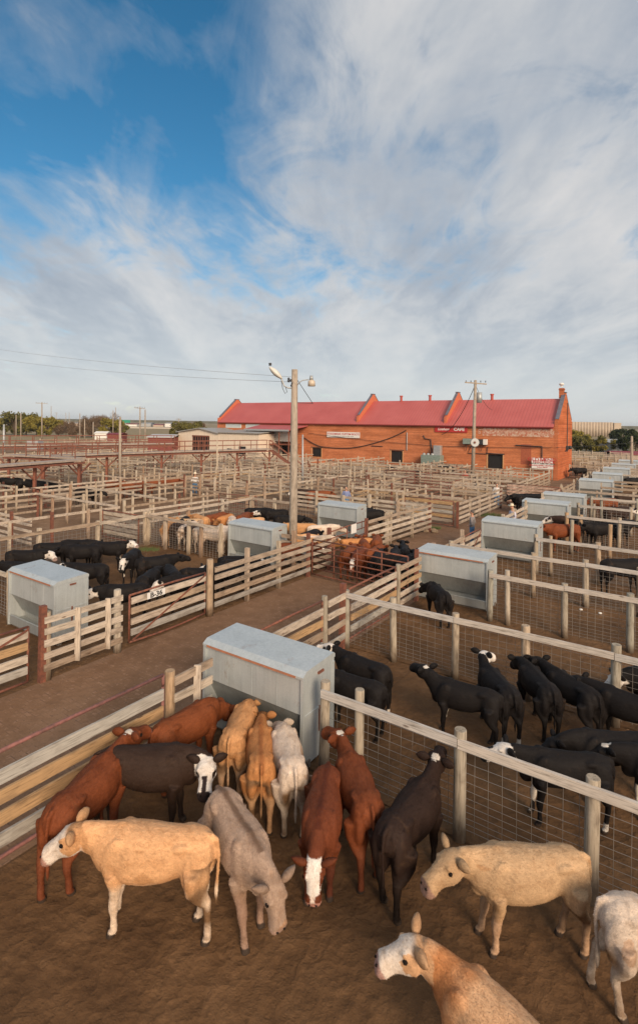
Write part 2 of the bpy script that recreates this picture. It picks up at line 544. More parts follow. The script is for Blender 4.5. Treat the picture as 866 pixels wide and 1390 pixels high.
# ------------------------------------------------------------------ ground
def ground_sheet(name, pts, z, m, kind='structure', sub=0):
    b = MB()
    b.face([(p[0], p[1], z) for p in pts])
    o = b.build(name, m)
    tag(o, kind=kind)
    return o
g = ground_sheet('ground', [(-3000, -60), (3000, -60), (3000, 4000), (-3000, 4000)], -0.05, M_FIELD)
ground_sheet('yard_ground', [P(-16, -75), P(-16, 22), P(110, 22), P(110, -125), P(30, -125)], 0.0, M_GROUND)
ground_sheet('pen_ground', [P(-12, -7.45), P(-12, 14), P(66, 14), P(62, -7.45)], 0.004, M_PEN)
ground_sheet('pen_ground', [P(-12, -21.2), P(-12, -12.0), P(28, -12.0), P(28, -21.2)], 0.004, M_PEN)
def churned(a0, a1, b0, b1, st, name, m, z0, amp):
    na, nb_ = int((a1 - a0) / st), int((b1 - b0) / st)
    vs, fs = [], []
    for i in range(na + 1):
        for j in range(nb_ + 1):
            a, b = a0 + (a1 - a0) * i / na, b0 + (b1 - b0) * j / nb_
            p = P(a, b)
            edge = min(1.0, min(i, na - i, j, nb_ - j) / 4)
            q = Vector((p.x, p.y, 0))
            h = noise.noise(q * 1.3) * .5 + noise.noise(q * 4.5) * .5 + noise.noise(q * 11) * .45
            d = noise.voronoi(q * 4.2)[0][0]
            h -= max(0, .38 - d) * 2.4
            vs.append((p.x, p.y, z0 + (h * amp) * edge))
    for i in range(na):
        for j in range(nb_):
            k = i * (nb_ + 1) + j
            fs.append((k, k + 1, k + nb_ + 2, k + nb_ + 1)[::-1])
    me = bpy.data.meshes.new(name); me.from_pydata(vs, [], fs); me.materials.append(m)
    me.polygons.foreach_set('use_smooth', [True] * len(fs))
    o = bpy.data.objects.new(name, me); C.objects.link(o); tag(o, kind='structure')
    return o
churned(.5, 7.45, -7.4, 1.2, .035, 'pen_ground', M_PEN, .022, .011)
churned(7.5, 12.1, -5.4, 1.0, .05, 'pen_ground', M_PEN, .022, .012)
churned(12.2, 20, -7.4, 0.5, .07, 'pen_ground', M_PEN, .022, .012)
ground_sheet('alley_path', [P(-12, -12.0), P(-12, -7.45), P(62, -7.45), P(62, -12.0)], 0.006, M_ALLEY)

# ------------------------------------------------------------------ cattle
# hide: reads the coat patches of the animal (its markings, plus a painted-in lit topline) and adds hair variation
def hide_mat(name, bumpy):
    m, n, l, b = mat(name)
    at_ = N(n, 'ShaderNodeAttribute', attribute_name='coat')
    t = N(n, 'ShaderNodeTexCoord')
    f = noise_tex(n, l, t.outputs['Object'], 5.0, 6, 0.6, 0.8, mscale=(1, 1, 1.3))
    h = noise_tex(n, l, t.outputs['Object'], 38.0, 4, 0.7, 0.9, mscale=(0.45, 1, 0.8))
    r = ramp(n, [(0.28, (0.80, 0.74, 0.68)), (0.5, (0.98, 0.98, 0.98)), (0.72, (1.12, 1.12, 1.11))])
    l.new(f, r.inputs[0])
    r2 = ramp(n, [(0.25, (0.74, 0.73, 0.72)), (0.75, (1.16, 1.16, 1.16))])
    l.new(h, r2.inputs[0])
    c = mixc(n, l, 1.0, at_.outputs['Color'], r.outputs[0], 'MULTIPLY')
    c = mixc(n, l, 1.0, c, r2.outputs[0], 'MULTIPLY')
    # dried mud on the hocks and belly
    md = noise_tex(n, l, t.outputs['Object'], 3.2, 6, 0.65, 0.5)
    mr_ = ramp(n, [(0.60, (0, 0, 0)), (0.74, (0.45, 0.45, 0.45))])
    l.new(md, mr_.inputs[0])
    c = mixc(n, l, mr_.outputs[0], c, (0.10, 0.055, 0.028))
    l.new(c, b.inputs['Base Color'])
    b.inputs['Roughness'].default_value = 0.66
    b.inputs['Specular IOR Level'].default_value = 0.16
    b.inputs['Sheen Weight'].default_value = 0.0
    b.inputs['Sheen Roughness'].default_value = 0.5
    hh = mathn(n, l, 'ADD', h, mathn(n, l, 'MULTIPLY', f, 1.5))
    bump(n, l, b, hh, bumpy, 0.012)
    return m
M_HIDE = hide_mat('cattle_hide', 0.7)
M_EYE = simple('dark_eye', (0.012, 0.008, 0.006), 0.15)

COWS = []
def hull(loc, heading, s):
    h = R(heading); d = Vector((math.cos(h), math.sin(h)))
    return Vector((loc[0], loc[1])), d, .56 * s
def spread(items, amin, amax, bmin, bmax, keep=(), it=60, gap=.50):
    """items: [x, y, heading]; eases the animals apart and keeps them inside the pen (a and b limits)"""
    def pts(i):
        h = R(i[2]); return [Vector((i[0] + math.cos(h) * t, i[1] + math.sin(h) * t)) for t in (-.5, 0, .5)]
    for _ in range(it):
        for i in range(len(items)):
            for j in range(i + 1, len(items)):
                for p in pts(items[i]):
                    for q in pts(items[j]):
                        d = p - q
                        if d.length < gap:
                            m = (d.normalized() if d.length > .01 else Vector((1, 0))) * (gap - d.length) * .25
                            items[i][0] += m.x; items[i][1] += m.y; items[j][0] -= m.x; items[j][1] -= m.y
        for i in items:
            for p in pts(i):
                a = p.x * SA + p.y * CA; b = p.x * CA - p.y * SA
                da = max(amin + .35 - a, 0) - max(a - amax + .35, 0); db = max(bmin + .35 - b, 0) - max(b - bmax + .35, 0)
                for (k0, k1, k2, k3) in keep:          # feeders to stay out of
                    if k0 - .3 < a < k1 + .3 and k2 - .3 < b < k3 + .3:
                        da += (.1 if a > (k0 + k1) / 2 else -.1)
                v = P(da, db) * .5
                i[0] += v.x; i[1] += v.y
    return items

def loft(mb, st, seg=18, up=Vector((0, 0, 1)), n_exp=1.0):
    """st: (centre, half width, half height); closed at both ends"""
    n0 = len(mb.v)
    cs = [Vector(s[0]) for s in st]
    for i, s in enumerate(st):
        d = (cs[min(i + 1, len(cs) - 1)] - cs[max(i - 1, 0)]).normalized()
        side = d.cross(up)
        if side.length < 0.05:
            side = Vector((0, 1, 0))
        side.normalize()
        u = side.cross(d).normalized()
        for k in range(seg):
            t = 2 * math.pi * k / seg
            c_, s_ = math.cos(t), math.sin(t)
            if n_exp != 1.0:
                c_ = math.copysign(abs(c_) ** n_exp, c_)
                s_ = math.copysign(abs(s_) ** n_exp, s_)
            mb.v.append(tuple(cs[i] + side * s[1] * c_ + u * s[2] * s_))
    for i in range(len(st) - 1):
        for k in range(seg):
            a = n0 + i * seg + k
            b = n0 + i * seg + (k + 1) % seg
            mb.f.append((a, b, b + seg, a + seg)); mb.m.append(0)
    mb.f.append(tuple(n0 + k for k in range(seg))[::-1]); mb.m.append(0)
    e = n0 + (len(st) - 1) * seg
    mb.f.append(tuple(e + k for k in range(seg))); mb.m.append(0)

def leg(mb, pts, side_up=Vector((1, 0, 0))):
    loft(mb, [(c, w * 1.12, h * 1.14) for c, w, h in pts], seg=12, up=side_up)

COATS = {
    'cream': dict(base=(0.66, 0.375, 0.19), belly=(0.74, 0.56, 0.40), legs=(0.74, 0.58, 0.44), face='whitefront', nose=(0.45, 0.25, 0.20)),
    'rust': dict(base=(0.20, 0.055, 0.020), belly=(0.23, 0.07, 0.028), legs=(0.17, 0.05, 0.022), face='poll', nose=(0.22, 0.10, 0.08)),
    'rustplain': dict(base=(0.215, 0.062, 0.022), belly=(0.27, 0.08, 0.03), legs=(0.22, 0.065, 0.025), face='none', nose=(0.10, 0.04, 0.03)),
    'rustwhite': dict(base=(0.165, 0.045, 0.018), belly=(0.22, 0.065, 0.025), legs=(0.12, 0.035, 0.018), face='blaze', nose=(0.55, 0.28, 0.22), dorsal=(0.11, 0.028, 0.012)),
    'darkbrown': dict(base=(0.042, 0.024, 0.017), belly=(0.05, 0.03, 0.02), legs=(0.03, 0.018, 0.013), face='baldmottle', nose=(0.03, 0.02, 0.02)),
    'blackbrown': dict(base=(0.034, 0.019, 0.014), belly=(0.035, 0.02, 0.014), legs=(0.022, 0.014, 0.01), face='poll', nose=(0.02, 0.015, 0.015)),
    'tan': dict(base=(0.52, 0.27, 0.12), belly=(0.60, 0.42, 0.27), legs=(0.55, 0.34, 0.20), face='none', nose=(0.30, 0.18, 0.12)),
    'tanorange': dict(base=(0.48, 0.215, 0.08), belly=(0.52, 0.32, 0.17), legs=(0.48, 0.28, 0.15), face='dark', nose=(0.25, 0.12, 0.08), dorsal=(0.34, 0.13, 0.045)),
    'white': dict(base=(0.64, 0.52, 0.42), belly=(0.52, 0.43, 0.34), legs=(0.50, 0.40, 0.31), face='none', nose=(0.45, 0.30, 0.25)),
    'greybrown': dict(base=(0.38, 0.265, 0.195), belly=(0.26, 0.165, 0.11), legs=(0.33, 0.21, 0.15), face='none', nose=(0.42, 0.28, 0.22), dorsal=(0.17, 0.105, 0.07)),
    'buff': dict(base=(0.50, 0.33, 0.19), belly=(0.54, 0.34, 0.18), legs=(0.50, 0.32, 0.20), face='none', nose=(0.36, 0.22, 0.17)),
    'redcream': dict(base=(0.60, 0.36, 0.20), belly=(0.65, 0.50, 0.36), legs=(0.6, 0.5, 0.4), face='whitefront', nose=(0.5, 0.3, 0.25), neck=(0.46, 0.20, 0.08)),
    'black': dict(base=(0.012, 0.010, 0.010), belly=(0.014, 0.011, 0.010), legs=(0.012, 0.010, 0.009), face='none', nose=(0.010, 0.009, 0.009)),
    'blackpoll': dict(base=(0.012, 0.010, 0.010), belly=(0.012, 0.010, 0.010), legs=(0.011, 0.009, 0.009), face='poll', nose=(0.02, 0.015, 0.015), patch=True),
    'blackbald': dict(base=(0.012, 0.010, 0.010), belly=(0.012, 0.010, 0.010), legs=(0.011, 0.009, 0.009), face='bald', nose=(0.35, 0.25, 0.22), patch=True),
    'blackmott': dict(base=(0.012, 0.010, 0.010), belly=(0.012, 0.010, 0.010), legs=(0.011, 0.009, 0.009), face='baldmottle', nose=(0.02, 0.02, 0.02), patch=True),
}
WHITE = (0.72, 0.66, 0.58)

import numpy as np
def add_fur(o, me, n, length, seed):
    """short coat of hair blades over the hide, each the colour of the skin it grows from"""
    rg = np.random.default_rng(seed)
    me.calc_loop_triangles()
    nt = len(me.loop_triangles)
    tri = np.empty(nt * 3, dtype=np.int32); me.loop_triangles.foreach_get('vertices', tri); tri = tri.reshape(-1, 3)
    co = np.empty(len(me.vertices) * 3, dtype=np.float32); me.vertices.foreach_get('co', co); co = co.reshape(-1, 3)
    vn = np.empty(len(me.vertices) * 3, dtype=np.float32); me.vertices.foreach_get('normal', vn); vn = vn.reshape(-1, 3)
    cl = np.empty(len(me.vertices) * 4, dtype=np.float32); me.color_attributes['coat'].data.foreach_get('color', cl); cl = cl.reshape(-1, 4)
    a, b, c = co[tri[:, 0]], co[tri[:, 1]], co[tri[:, 2]]
    ar = np.linalg.norm(np.cross(b - a, c - a), axis=1)
    ok = (co[tri[:, 0], 2] > .07) & (cl[tri[:, 0], 0] + cl[tri[:, 0], 1] > .012)
    ar = ar * ok
    idx = rg.choice(nt, n, p=ar / ar.sum())
    u, v = rg.random(n), rg.random(n)
    fl = u + v > 1
    u[fl], v[fl] = 1 - u[fl], 1 - v[fl]
    w = np.stack([1 - u - v, u, v], 1)[:, :, None]
    p = (co[tri[idx]] * w).sum(1); nn = (vn[tri[idx]] * w).sum(1); nn /= np.linalg.norm(nn, axis=1)[:, None] + 1e-9
    col = (cl[tri[idx]] * w).sum(1)
    flow = np.tile(np.array([-.75, 0, -.65]), (n, 1)) + rg.normal(0, .22, (n, 3))
    flow -= nn * (flow * nn).sum(1)[:, None]
    flow /= np.linalg.norm(flow, axis=1)[:, None] + 1e-9
    side = np.cross(nn, flow)
    L = length * rg.uniform(.5, 1.3, n)[:, None]
    lift = rg.uniform(.18, .55, n)[:, None]
    wd = .0026
    p0 = p - side * wd - nn * .001; p1 = p + side * wd - nn * .001
    p2 = p + flow * L + nn * L * lift
    V = np.stack([p0, p1, p2], 1).reshape(-1, 3)
    f = bpy.data.meshes.new('fur')
    f.vertices.add(3 * n); f.vertices.foreach_set('co', V.astype(np.float32).ravel())
    f.loops.add(3 * n); f.loops.foreach_set('vertex_index', np.arange(3 * n, dtype=np.int32))
    f.polygons.add(n); f.polygons.foreach_set('loop_start', np.arange(0, 3 * n, 3, dtype=np.int32))
    f.update(calc_edges=True)
    j = rg.normal(1.0, .17, n).clip(.5, 1.6)[:, None]
    col[:, :3] *= j
    ca = f.color_attributes.new('coat', 'FLOAT_COLOR', 'POINT')
    ca.data.foreach_set('color', np.repeat(col, 3, axis=0).astype(np.float32).ravel())
    f.materials.append(M_FUR)
    fo = bpy.data.objects.new('fur', f)
    C.objects.link(fo)
    fo.parent = o
    return fo
M_FUR = hide_mat('cattle_fur', 0.0)
def make_cow(loc, heading, coat, label, group, s=1.0, vox=0.017, neck_p=18, neck_y=0, head_p=-35, head_y=0,
             bend=0.0, step=(0, 0, 0, 0), tail=0.0, fat=1.0, low=0.0, seed=1, cat='calf', name='calf', neck_l=0.34, fur=0, hsz=1.0):
    """low: how far the neck root drops when the animal feeds. step: forward shift of FL, FR, RL, RR feet."""
    rnd = random.Random(seed)
    mb = MB()
    HS = 1.17 * hsz
    def W(x, y, z):                       # trunk bend: the front half swings sideways
        x *= 0.89
        if bend and x > -0.3:
            k = (x + 0.3) ** 2 * bend
            return Vector((x, y + k, z))
        return Vector((x, y, z))
    T_ = [(-0.84, .97, .05, .06), (-0.81, .955, .13, .14), (-0.74, .925, .185, .215), (-0.60, .895, .205, .265), (-0.42, .88, .195, .27),
          (-0.2, .835, .245, .30), (0.0, .82, .272, .32), (0.2, .82, .27, .322), (0.38, .84, .232, .315), (0.54, .865, .185, .275),
          (0.66, .885, .14, .215), (0.74, .90, .08, .13)]
    loft(mb, [(W(x, 0, z + .135 * h), w * fat * .97, h * .89 * (1 + (fat - 1) * .5)) for x, z, w, h in T_], seg=24, n_exp=0.92)
    # spine ridge, hips, pin bones, shoulders, brisket, flank
    loft(mb, [(W(x, 0, z), w, .03) for x, z, w in ((-0.8, 1.09, .03), (-0.6, 1.135, .05), (-0.3, 1.125, .045), (0.1, 1.125, .04), (0.36, 1.155, .05), (0.52, 1.13, .05))], seg=8)
    for sd in (-1, 1):
        mb.ell(W(-0.47, sd * .150 * fat, 1.055), (.12, .055, .045), M=Matrix.Rotation(R(8), 3, 'Y'))
        mb.ell(W(-0.775, sd * .085, 1.0), (.05, .04, .06))
        mb.ell(W(0.37, sd * .165, .88), (.15, .075, .25), M=Matrix.Rotation(R(-14), 3, 'Y'))
        mb.ell(W(-0.64, sd * .145, .80), (.175, .10, .29), M=Matrix.Rotation(R(4), 3, 'Y'))
        mb.ell(W(0.42, sd * .125, .73), (.11, .07, .15))
    mb.ell(W(0.58, 0, .73), (.12, .09, .12))
    # legs
    fl, fr, rl, rr = step
    for sd, st in ((1, fl), (-1, fr)):
        k = st
        y = sd * .145
        a0 = W(.40, y, .74); a1 = W(.36 + k * .15, y * 1.02, .58); a2 = W(.39 + k * .55, y * .98, .345)
        a3 = W(.385 + k * .9, y * .96, .11); a4 = W(.415 + k, y * .97, .04); a5 = W(.425 + k, y * .97, .0)
        leg(mb, [(a0, .13, .075), (a1, .085, .062), ((a1 + a2) / 2, .056, .050), (a2 + Vector((0, 0, .03)), .054, .050), (a2 - Vector((0, 0, .03)), .048, .046),
                 ((a2 + a3) / 2, .031, .030), (a3 + Vector((0, 0, .02)), .037, .035), (a3 - Vector((0, 0, .03)), .036, .036), (a4, .046, .044), (a5, .052, .048)])
    for sd, st in ((1, rl), (-1, rr)):
        k = st
        y = sd * .135
        b0 = W(-.63, y, .84); b1 = W(-.62 + k * .15, y * 1.08, .64); b2 = W(-.745 + k * .55, y * 1.05, .44)
        b3 = W(-.715 + k * .92, y, .11); b4 = W(-.685 + k, y, .04); b5 = W(-.675 + k, y, .0)
        leg(mb, [(b0, .19, .095), (b1, .150, .084), ((b1 * .6 + b2 * .4), .112, .068), ((b1 * .25 + b2 * .75), .076, .052), (b2 + Vector((.005, 0, .03)), .056, .043), (b2 - Vector((0, 0, .05)), .048, .040),
                 ((b2 + b3) / 2, .036, .033), (b3 + Vector((0, 0, .02)), .039, .037), (b3 - Vector((0, 0, .03)), .038, .037), (b4, .047, .045), (b5, .053, .049)])
    # neck and head
    nr = W(0.50, 0, 0.96 - low)
    ny = R(neck_y) + 2 * bend * 0.8
    npt = R(neck_p)
    nd = Vector((math.cos(npt) * math.cos(ny), math.cos(npt) * math.sin(ny), math.sin(npt)))
    nd0 = Vector((math.cos(npt * .5) * math.cos(ny * .35), math.cos(npt * .5) * math.sin(ny * .35), math.sin(npt * .5)))
    n1 = nr + nd0 * neck_l * .42
    n2 = n1 + nd * neck_l * .62
    loft(mb, [(W(0.34, 0, 0.93 - low * .3), .15, .235), (nr, .135, .215), (n1, .120, .195), ((n1 + n2) / 2, .106, .172), (n2, .096, .142), (n2 + nd * .05, .05, .07)], seg=18)
    hp, hy = R(head_p), ny + R(head_y)
    hd = Vector((math.cos(hp) * math.cos(hy), math.cos(hp) * math.sin(hy), math.sin(hp)))
    hs = Vector((-math.sin(hy), math.cos(hy), 0))           # animal's left
    hu = hd.cross(hs).normalized()
    if hu.z < 0 and abs(head_p) < 89: hu = -hu
    h0 = n2 + nd * .02
    H_ = [(-.07, .05, .06), (-.03, .085, .098), (.03, .106, .116), (.09, .112, .122), (.14, .102, .118), (.19, .082, .102),
          (.25, .070, .088), (.31, .074, .084), (.355, .084, .086), (.39, .078, .076), (.408, .056, .056)]
    loft(mb, [(h0 + (hd * t * .90 + hu * (.115 - h) * .75) * HS, w * HS, h * HS) for t, w, h in H_], seg=20, up=hu, n_exp=0.80)
    for sd in (-1, 1):
        mb.ell(h0 + (hd * .10 + hs * sd * .080 + hu * .082) * HS, (.035, .03, .025))
        mb.ell(h0 + (hd * .10 + hs * sd * .060 - hu * .06) * HS, (.07, .04, .05))
    # tail
    tl = [W(-.79, 0, 1.10), W(-.865, 0, 1.06), W(-.90, tail * .15, .90), W(-.885, tail * .45, .68), W(-.87, tail * .8, .48), W(-.87, tail, .33)]
    mb.tube(tl, [.032, .030, .022, .019, .026, .012], seg=8)
    me = mb.mesh('hide', M_HIDE)
    ob = bpy.data.objects.new('tmp', me)
    C.objects.link(ob)
    rm = ob.modifiers.new('r', 'REMESH'); rm.mode = 'VOXEL'; rm.voxel_size = vox; rm.adaptivity = 0
    sm = ob.modifiers.new('s', 'SMOOTH'); sm.factor = 0.5; sm.iterations = max(2, int(0.078 / vox))
    dg = bpy.context.evaluated_depsgraph_get()
    ev = ob.evaluated_get(dg)
    me2 = bpy.data.meshes.new_from_object(ev, depsgraph=dg)
    bpy.data.objects.remove(ob)
    bpy.data.meshes.remove(me)
    # ears and eyes, joined to the same surface
    eb = MB()
    for sd in (-1, 1):
        base = h0 + (hd * .0 + hs * sd * .075 + hu * .055) * HS
        dr_ = (hs * sd * .92 + hu * (.10 + rnd.uniform(-.12, .22)) - hd * (.22 + rnd.uniform(-.1, .2))).normalized()
        L_ = .205
        stn = []
        for q, w, h in ((0, .024, .022), (.18, .054, .042), (.42, .072, .048), (.68, .062, .038), (.88, .038, .020), (1, .008, .005)):
            stn.append((base + dr_ * L_ * q - hu * .03 * q * q, w, h))
        loft(eb, stn, seg=10, up=(hu * 0.30 + hd * 0.95).normalized())
    n_ear = len(eb.v)
    for sd in (-1, 1):
        eb.ell(h0 + (hd * .115 + hs * sd * .097 + hu * .050) * HS, (.023, .023, .023), 10, 8)
        eb.ell(h0 + (hd * .355 + hs * sd * .036 + hu * .066) * HS, (.013, .013, .013), 6, 4)
    bm_ = bmesh.new()
    bm_.from_mesh(me2)
    n_body = len(bm_.verts)
    bpy.data.meshes.remove(me2)
    base_i = n_body
    vs = [bm_.verts.new(v) for v in eb.v]
    for f in eb.f:
        try: bm_.faces.new([vs[i] for i in f])
        except ValueError: pass
    bm_.verts.ensure_lookup_table()
    cd = COATS[coat]
    cols = []
    off = Vector((seed * 3.7, seed * 1.3, 0))
    face = cd['face']
    bare = cd['base']
    earc = cd.get('ear', tuple(x * .8 for x in cd['base'])) if face != 'bald' else cd['base']
    def mixt(a, b, k):
        k = max(0.0, min(1.0, k))
        return tuple(x + (y - x) * k for x, y in zip(a, b))
    for i, v in enumerate(bm_.verts):
        p = v.co
        nz = noise.noise(p * 5 + off)
        nz2 = noise.noise(p * 14 + off)
        c = cd['base']
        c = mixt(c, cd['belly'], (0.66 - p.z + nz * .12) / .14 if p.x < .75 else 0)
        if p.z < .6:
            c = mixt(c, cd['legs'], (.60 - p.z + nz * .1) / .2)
        if 'dorsal' in cd and p.z > 1.0 and p.x < .6:
            c = mixt(c, cd['dorsal'], 1.4 - abs(p.y - (W(p.x, 0, 0).y)) / (.045 + .02 * nz))
        if cd.get('patch'):
            if abs(p.y) < .13 and p.z < .60 and noise.noise(p * 3.1 + off) > .12 and -.5 < p.x < .5:
                c = WHITE
            if p.z < .17 and (seed % 3 == 0) and p.x < 0:
                c = WHITE
        d = (p - h0) / HS
        t_, s_, u_ = d.dot(hd), d.dot(hs), d.dot(hu)
        tn = (p - n1).dot(nd)
        inhead = -.09 < t_ < .5 and abs(s_) < .14 and abs(u_) < .17 and i < n_body
        if 'neck' in cd and not inhead and (p - n1).length < .42:
            c = mixt(c, cd['neck'], 1.6 - (p - n1).length / .3 + nz)
        if inhead:
            if face == 'whitefront':
                c = mixt(c, (0.74, 0.64, 0.55), (t_ - .0 + nz * .06) / .04 if (abs(s_) < .085 + nz2 * .03 or t_ > .16) else 0)
            elif face == 'blaze':
                if -.05 < t_ < .25 and abs(s_) < .070 + nz2 * .02 and u_ > -.02:
                    c = (0.80, 0.74, 0.68)
                elif t_ >= .2 and abs(s_) < .02 and u_ > 0:
                    c = (0.70, 0.58, 0.5)
                elif t_ > .1 and u_ < -.045:
                    c = (0.75, 0.66, 0.58)
            elif face in ('bald', 'baldmottle'):
                if t_ > -.05 + nz * .04:
                    c = (0.76, 0.70, 0.64)
                    if face == 'baldmottle' and t_ > .17 and abs(s_ + .004) < .028 + nz2 * .014 and u_ > -.03:
                        c = cd['nose']
                    if face == 'baldmottle' and (Vector((t_ - .13, abs(s_) - .09, u_ - .03)).length < .045 + nz2 * .02):
                        c = cd['base']
            elif face == 'poll':
                if t_ < .035 + nz2 * .03 and u_ > .075 and abs(s_) < .05:
                    c = (0.74, 0.68, 0.60)
            elif face == 'dark':
                c = tuple(x * .55 for x in cd['base'])
            if t_ > .322 + nz2 * .01:
                c = cd['nose']
        if i >= n_body:
            c = earc if i < n_body + n_ear else (0.012, 0.008, 0.006)
        if p.z < .068 and i < n_body:
            c = (0.055, 0.038, 0.028)
        if i < n_body and cd['base'][0] > .3 and p.z > .07:
            k_ = noise.noise(p * 4.2 + off * 3)
            if (p.z < .62 and p.x < .1) or p.x < -.55 and p.z < .9:
                c = mixt(c, (0.20, 0.115, 0.06), (k_ - .02) * 2.2)
            if p.z > 1.05 and not inhead:  # backs of pale coats lightened: light from above painted into the colour
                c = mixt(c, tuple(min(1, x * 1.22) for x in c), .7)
        if i < n_body and c == cd['base'] and cd['base'][0] > .3 and noise.noise(p * 2.6 + off * 2) > .32:
            c = mixt(c, (0.42, 0.20, 0.08), .45)
        cols += [c[0], c[1], c[2], 1.0]
    me3 = bpy.data.meshes.new('hide')
    bm_.to_mesh(me3)
    bm_.free()
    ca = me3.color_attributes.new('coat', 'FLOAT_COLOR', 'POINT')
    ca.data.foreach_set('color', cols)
    me3.polygons.foreach_set('use_smooth', [True] * len(me3.polygons))
    me3.materials.append(M_HIDE)
    o = bpy.data.objects.new(name, me3)
    C.objects.link(o)
    o.location = (loc[0], loc[1], 0.004)
    o.rotation_euler = (0, 0, R(heading))
    o.scale = (s, s, s)
    tag(o, label, cat, group)
    if fur: add_fur(o, me3, fur, .016, seed)
    return o
# ------------------------------------------------------------------ brick building
# facade runs along b at a = AF; end gable faces the right-hand yard
AF, AW, B0 = 63.0, 8.6, -11.9
def px_to_b(px_, a):
    lo, hi = -100.0, 0.0
    for _ in range(50):
        mid = (lo + hi) / 2
        v = P(a, mid)
        if HX + FPX * v.x / v.y < px_: lo = mid
        else: hi = mid
    return (lo + hi) / 2
B1 = px_to_b(298, AF)
EZ = 6.0
RZ = 9.05
AR = AF + AW / 2
def brick(name, c1, c2, mortar, rot):
    m, n, l, b = mat(name)
    ge = N(n, 'ShaderNodeNewGeometry')
    t = N(n, 'ShaderNodeTexCoord')
    mp = N(n, 'ShaderNodeMapping')
    mp.inputs['Rotation'].default_value = rot
    l.new(t.outputs['Object'], mp.inputs['Vector'])
    bt = N(n, 'ShaderNodeTexBrick', inp={'Scale': 1.0, 'Mortar Size': 0.012, 'Mortar Smooth': 0.3, 'Brick Width': 0.24, 'Row Height': 0.085})
    l.new(mp.outputs[0], bt.inputs['Vector'])
    bt.inputs['Color1'].default_value = c1 + (1,)
    bt.inputs['Color2'].default_value = c2 + (1,)
    bt.inputs['Mortar'].default_value = mortar + (1,)
    f = noise_tex(n, l, t.outputs['Object'], 0.5, 8, 0.65, 0.4, mscale=(0.6, 0.6, 1.6))
    r = ramp(n, [(0.3, (0.72, 0.68, 0.66)), (0.5, (1, 1, 1)), (0.72, (1.22, 1.26, 1.32))])
    l.new(f, r.inputs[0])
    row = noise_tex(n, l, t.outputs['Object'], 1.0, 3, 0.5, mscale=(0.12, 0.12, 7.0))
    r2 = ramp(n, [(0.35, (0.80, 0.78, 0.76)), (0.6, (1.08, 1.08, 1.08))])
    l.new(row, r2.inputs[0])
    c = mixc(n, l, 1.0, bt.outputs['Color'], r.outputs[0], 'MULTIPLY')
    c = mixc(n, l, 1.0, c, r2.outputs[0], 'MULTIPLY')
    l.new(c, b.inputs['Base Color'])
    b.inputs['Roughness'].default_value = 0.9
    b.inputs['Specular IOR Level'].default_value = 0.15
    bump(n, l, b, bt.outputs['Fac'], -0.3, 0.01)
    return m
M_BRICK = brick('orange_brick', (0.60, 0.185, 0.070), (0.48, 0.14, 0.054), (0.48, 0.24, 0.14), (R(90), 0, 0))
M_BRICKEND = brick('orange_brick_end', (0.54, 0.155, 0.06), (0.46, 0.125, 0.047), (0.46, 0.22, 0.13), (R(90), 0, R(90)))
M_PARAPET = simple('painted_parapet', (0.55, 0.155, 0.075), 0.8, var=0.12)
M_TILE = simple('grey_coping_tile', (0.13, 0.13, 0.16), 0.5, var=0.3, scale=2)
# ribbed metal roof
m, n, l, b = mat('red_metal_roof')
t = N(n, 'ShaderNodeTexCoord')
wv = N(n, 'ShaderNodeTexWave', inp={'Scale': 0.83, 'Distortion': 0.0})
wv.bands_direction = 'X'
l.new(t.outputs['Object'], wv.inputs['Vector'])
f = noise_tex(n, l, t.outputs['Object'], 0.35, 5, 0.6)
r = ramp(n, [(0.3, (0.42, 0.090, 0.080)), (0.7, (0.50, 0.125, 0.112))])
l.new(f, r.inputs[0])
wr = ramp(n, [(0.0, (0.88, 0.87, 0.87)), (0.25, (1, 1, 1)), (1.0, (1.03, 1.03, 1.03))])
l.new(wv.outputs['Fac'], wr.inputs[0])
l.new(mixc(n, l, 1.0, r.outputs[0], wr.outputs[0], 'MULTIPLY'), b.inputs['Base Color'])
b.inputs['Roughness'].default_value = 0.5
bump(n, l, b, wv.outputs['Fac'], 0.25, 0.03)
M_ROOF = m
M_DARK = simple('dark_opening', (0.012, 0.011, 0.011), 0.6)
M_SIGNW = simple('white_sign_paint', (0.74, 0.72, 0.69), 0.7, var=0.06)
M_SIGNR = simple('red_sign_paint', (0.45, 0.030, 0.028), 0.7, var=0.15)
M_SIGNK = simple('black_sign_paint', (0.05, 0.07, 0.06), 0.7)
M_FRAMEWOOD = simple('tan_window_trim', (0.55, 0.30, 0.14), 0.8, var=0.2)
M_LINTEL = simple('dark_lintel', (0.10, 0.05, 0.035), 0.8)
M_AC = simple('cooler_green', (0.24, 0.30, 0.26), 0.6, 0.2, var=0.25)
M_GREYMETAL = simple('grey_metal', (0.42, 0.43, 0.43), 0.5, 0.4, var=0.15)
M_WHITE = simple('white_paint', (0.74, 0.72, 0.68), 0.6, var=0.05)
M_CABLE = simple('black_cable', (0.03, 0.03, 0.03), 0.6)

bld = empty('brick_building', 'long orange brick building with a red metal roof and stepped gables', 'building', P(AF, B0), rz=0)
bld.rotation_euler = (0, 0, ANG_B)
bloc = P(AF, B0)
def frame_child(name, mb, mats, parent=bld, smooth=False):
    """mesh given in the building's own frame: x along b (0 at the right corner, negative to the left), y along a, z up"""
    o = bpy.data.objects.new(name, mb.mesh(name, mats, smooth))
    C.objects.link(o)
    o.parent = parent
    return o
LEN = B1 - B0          # negative
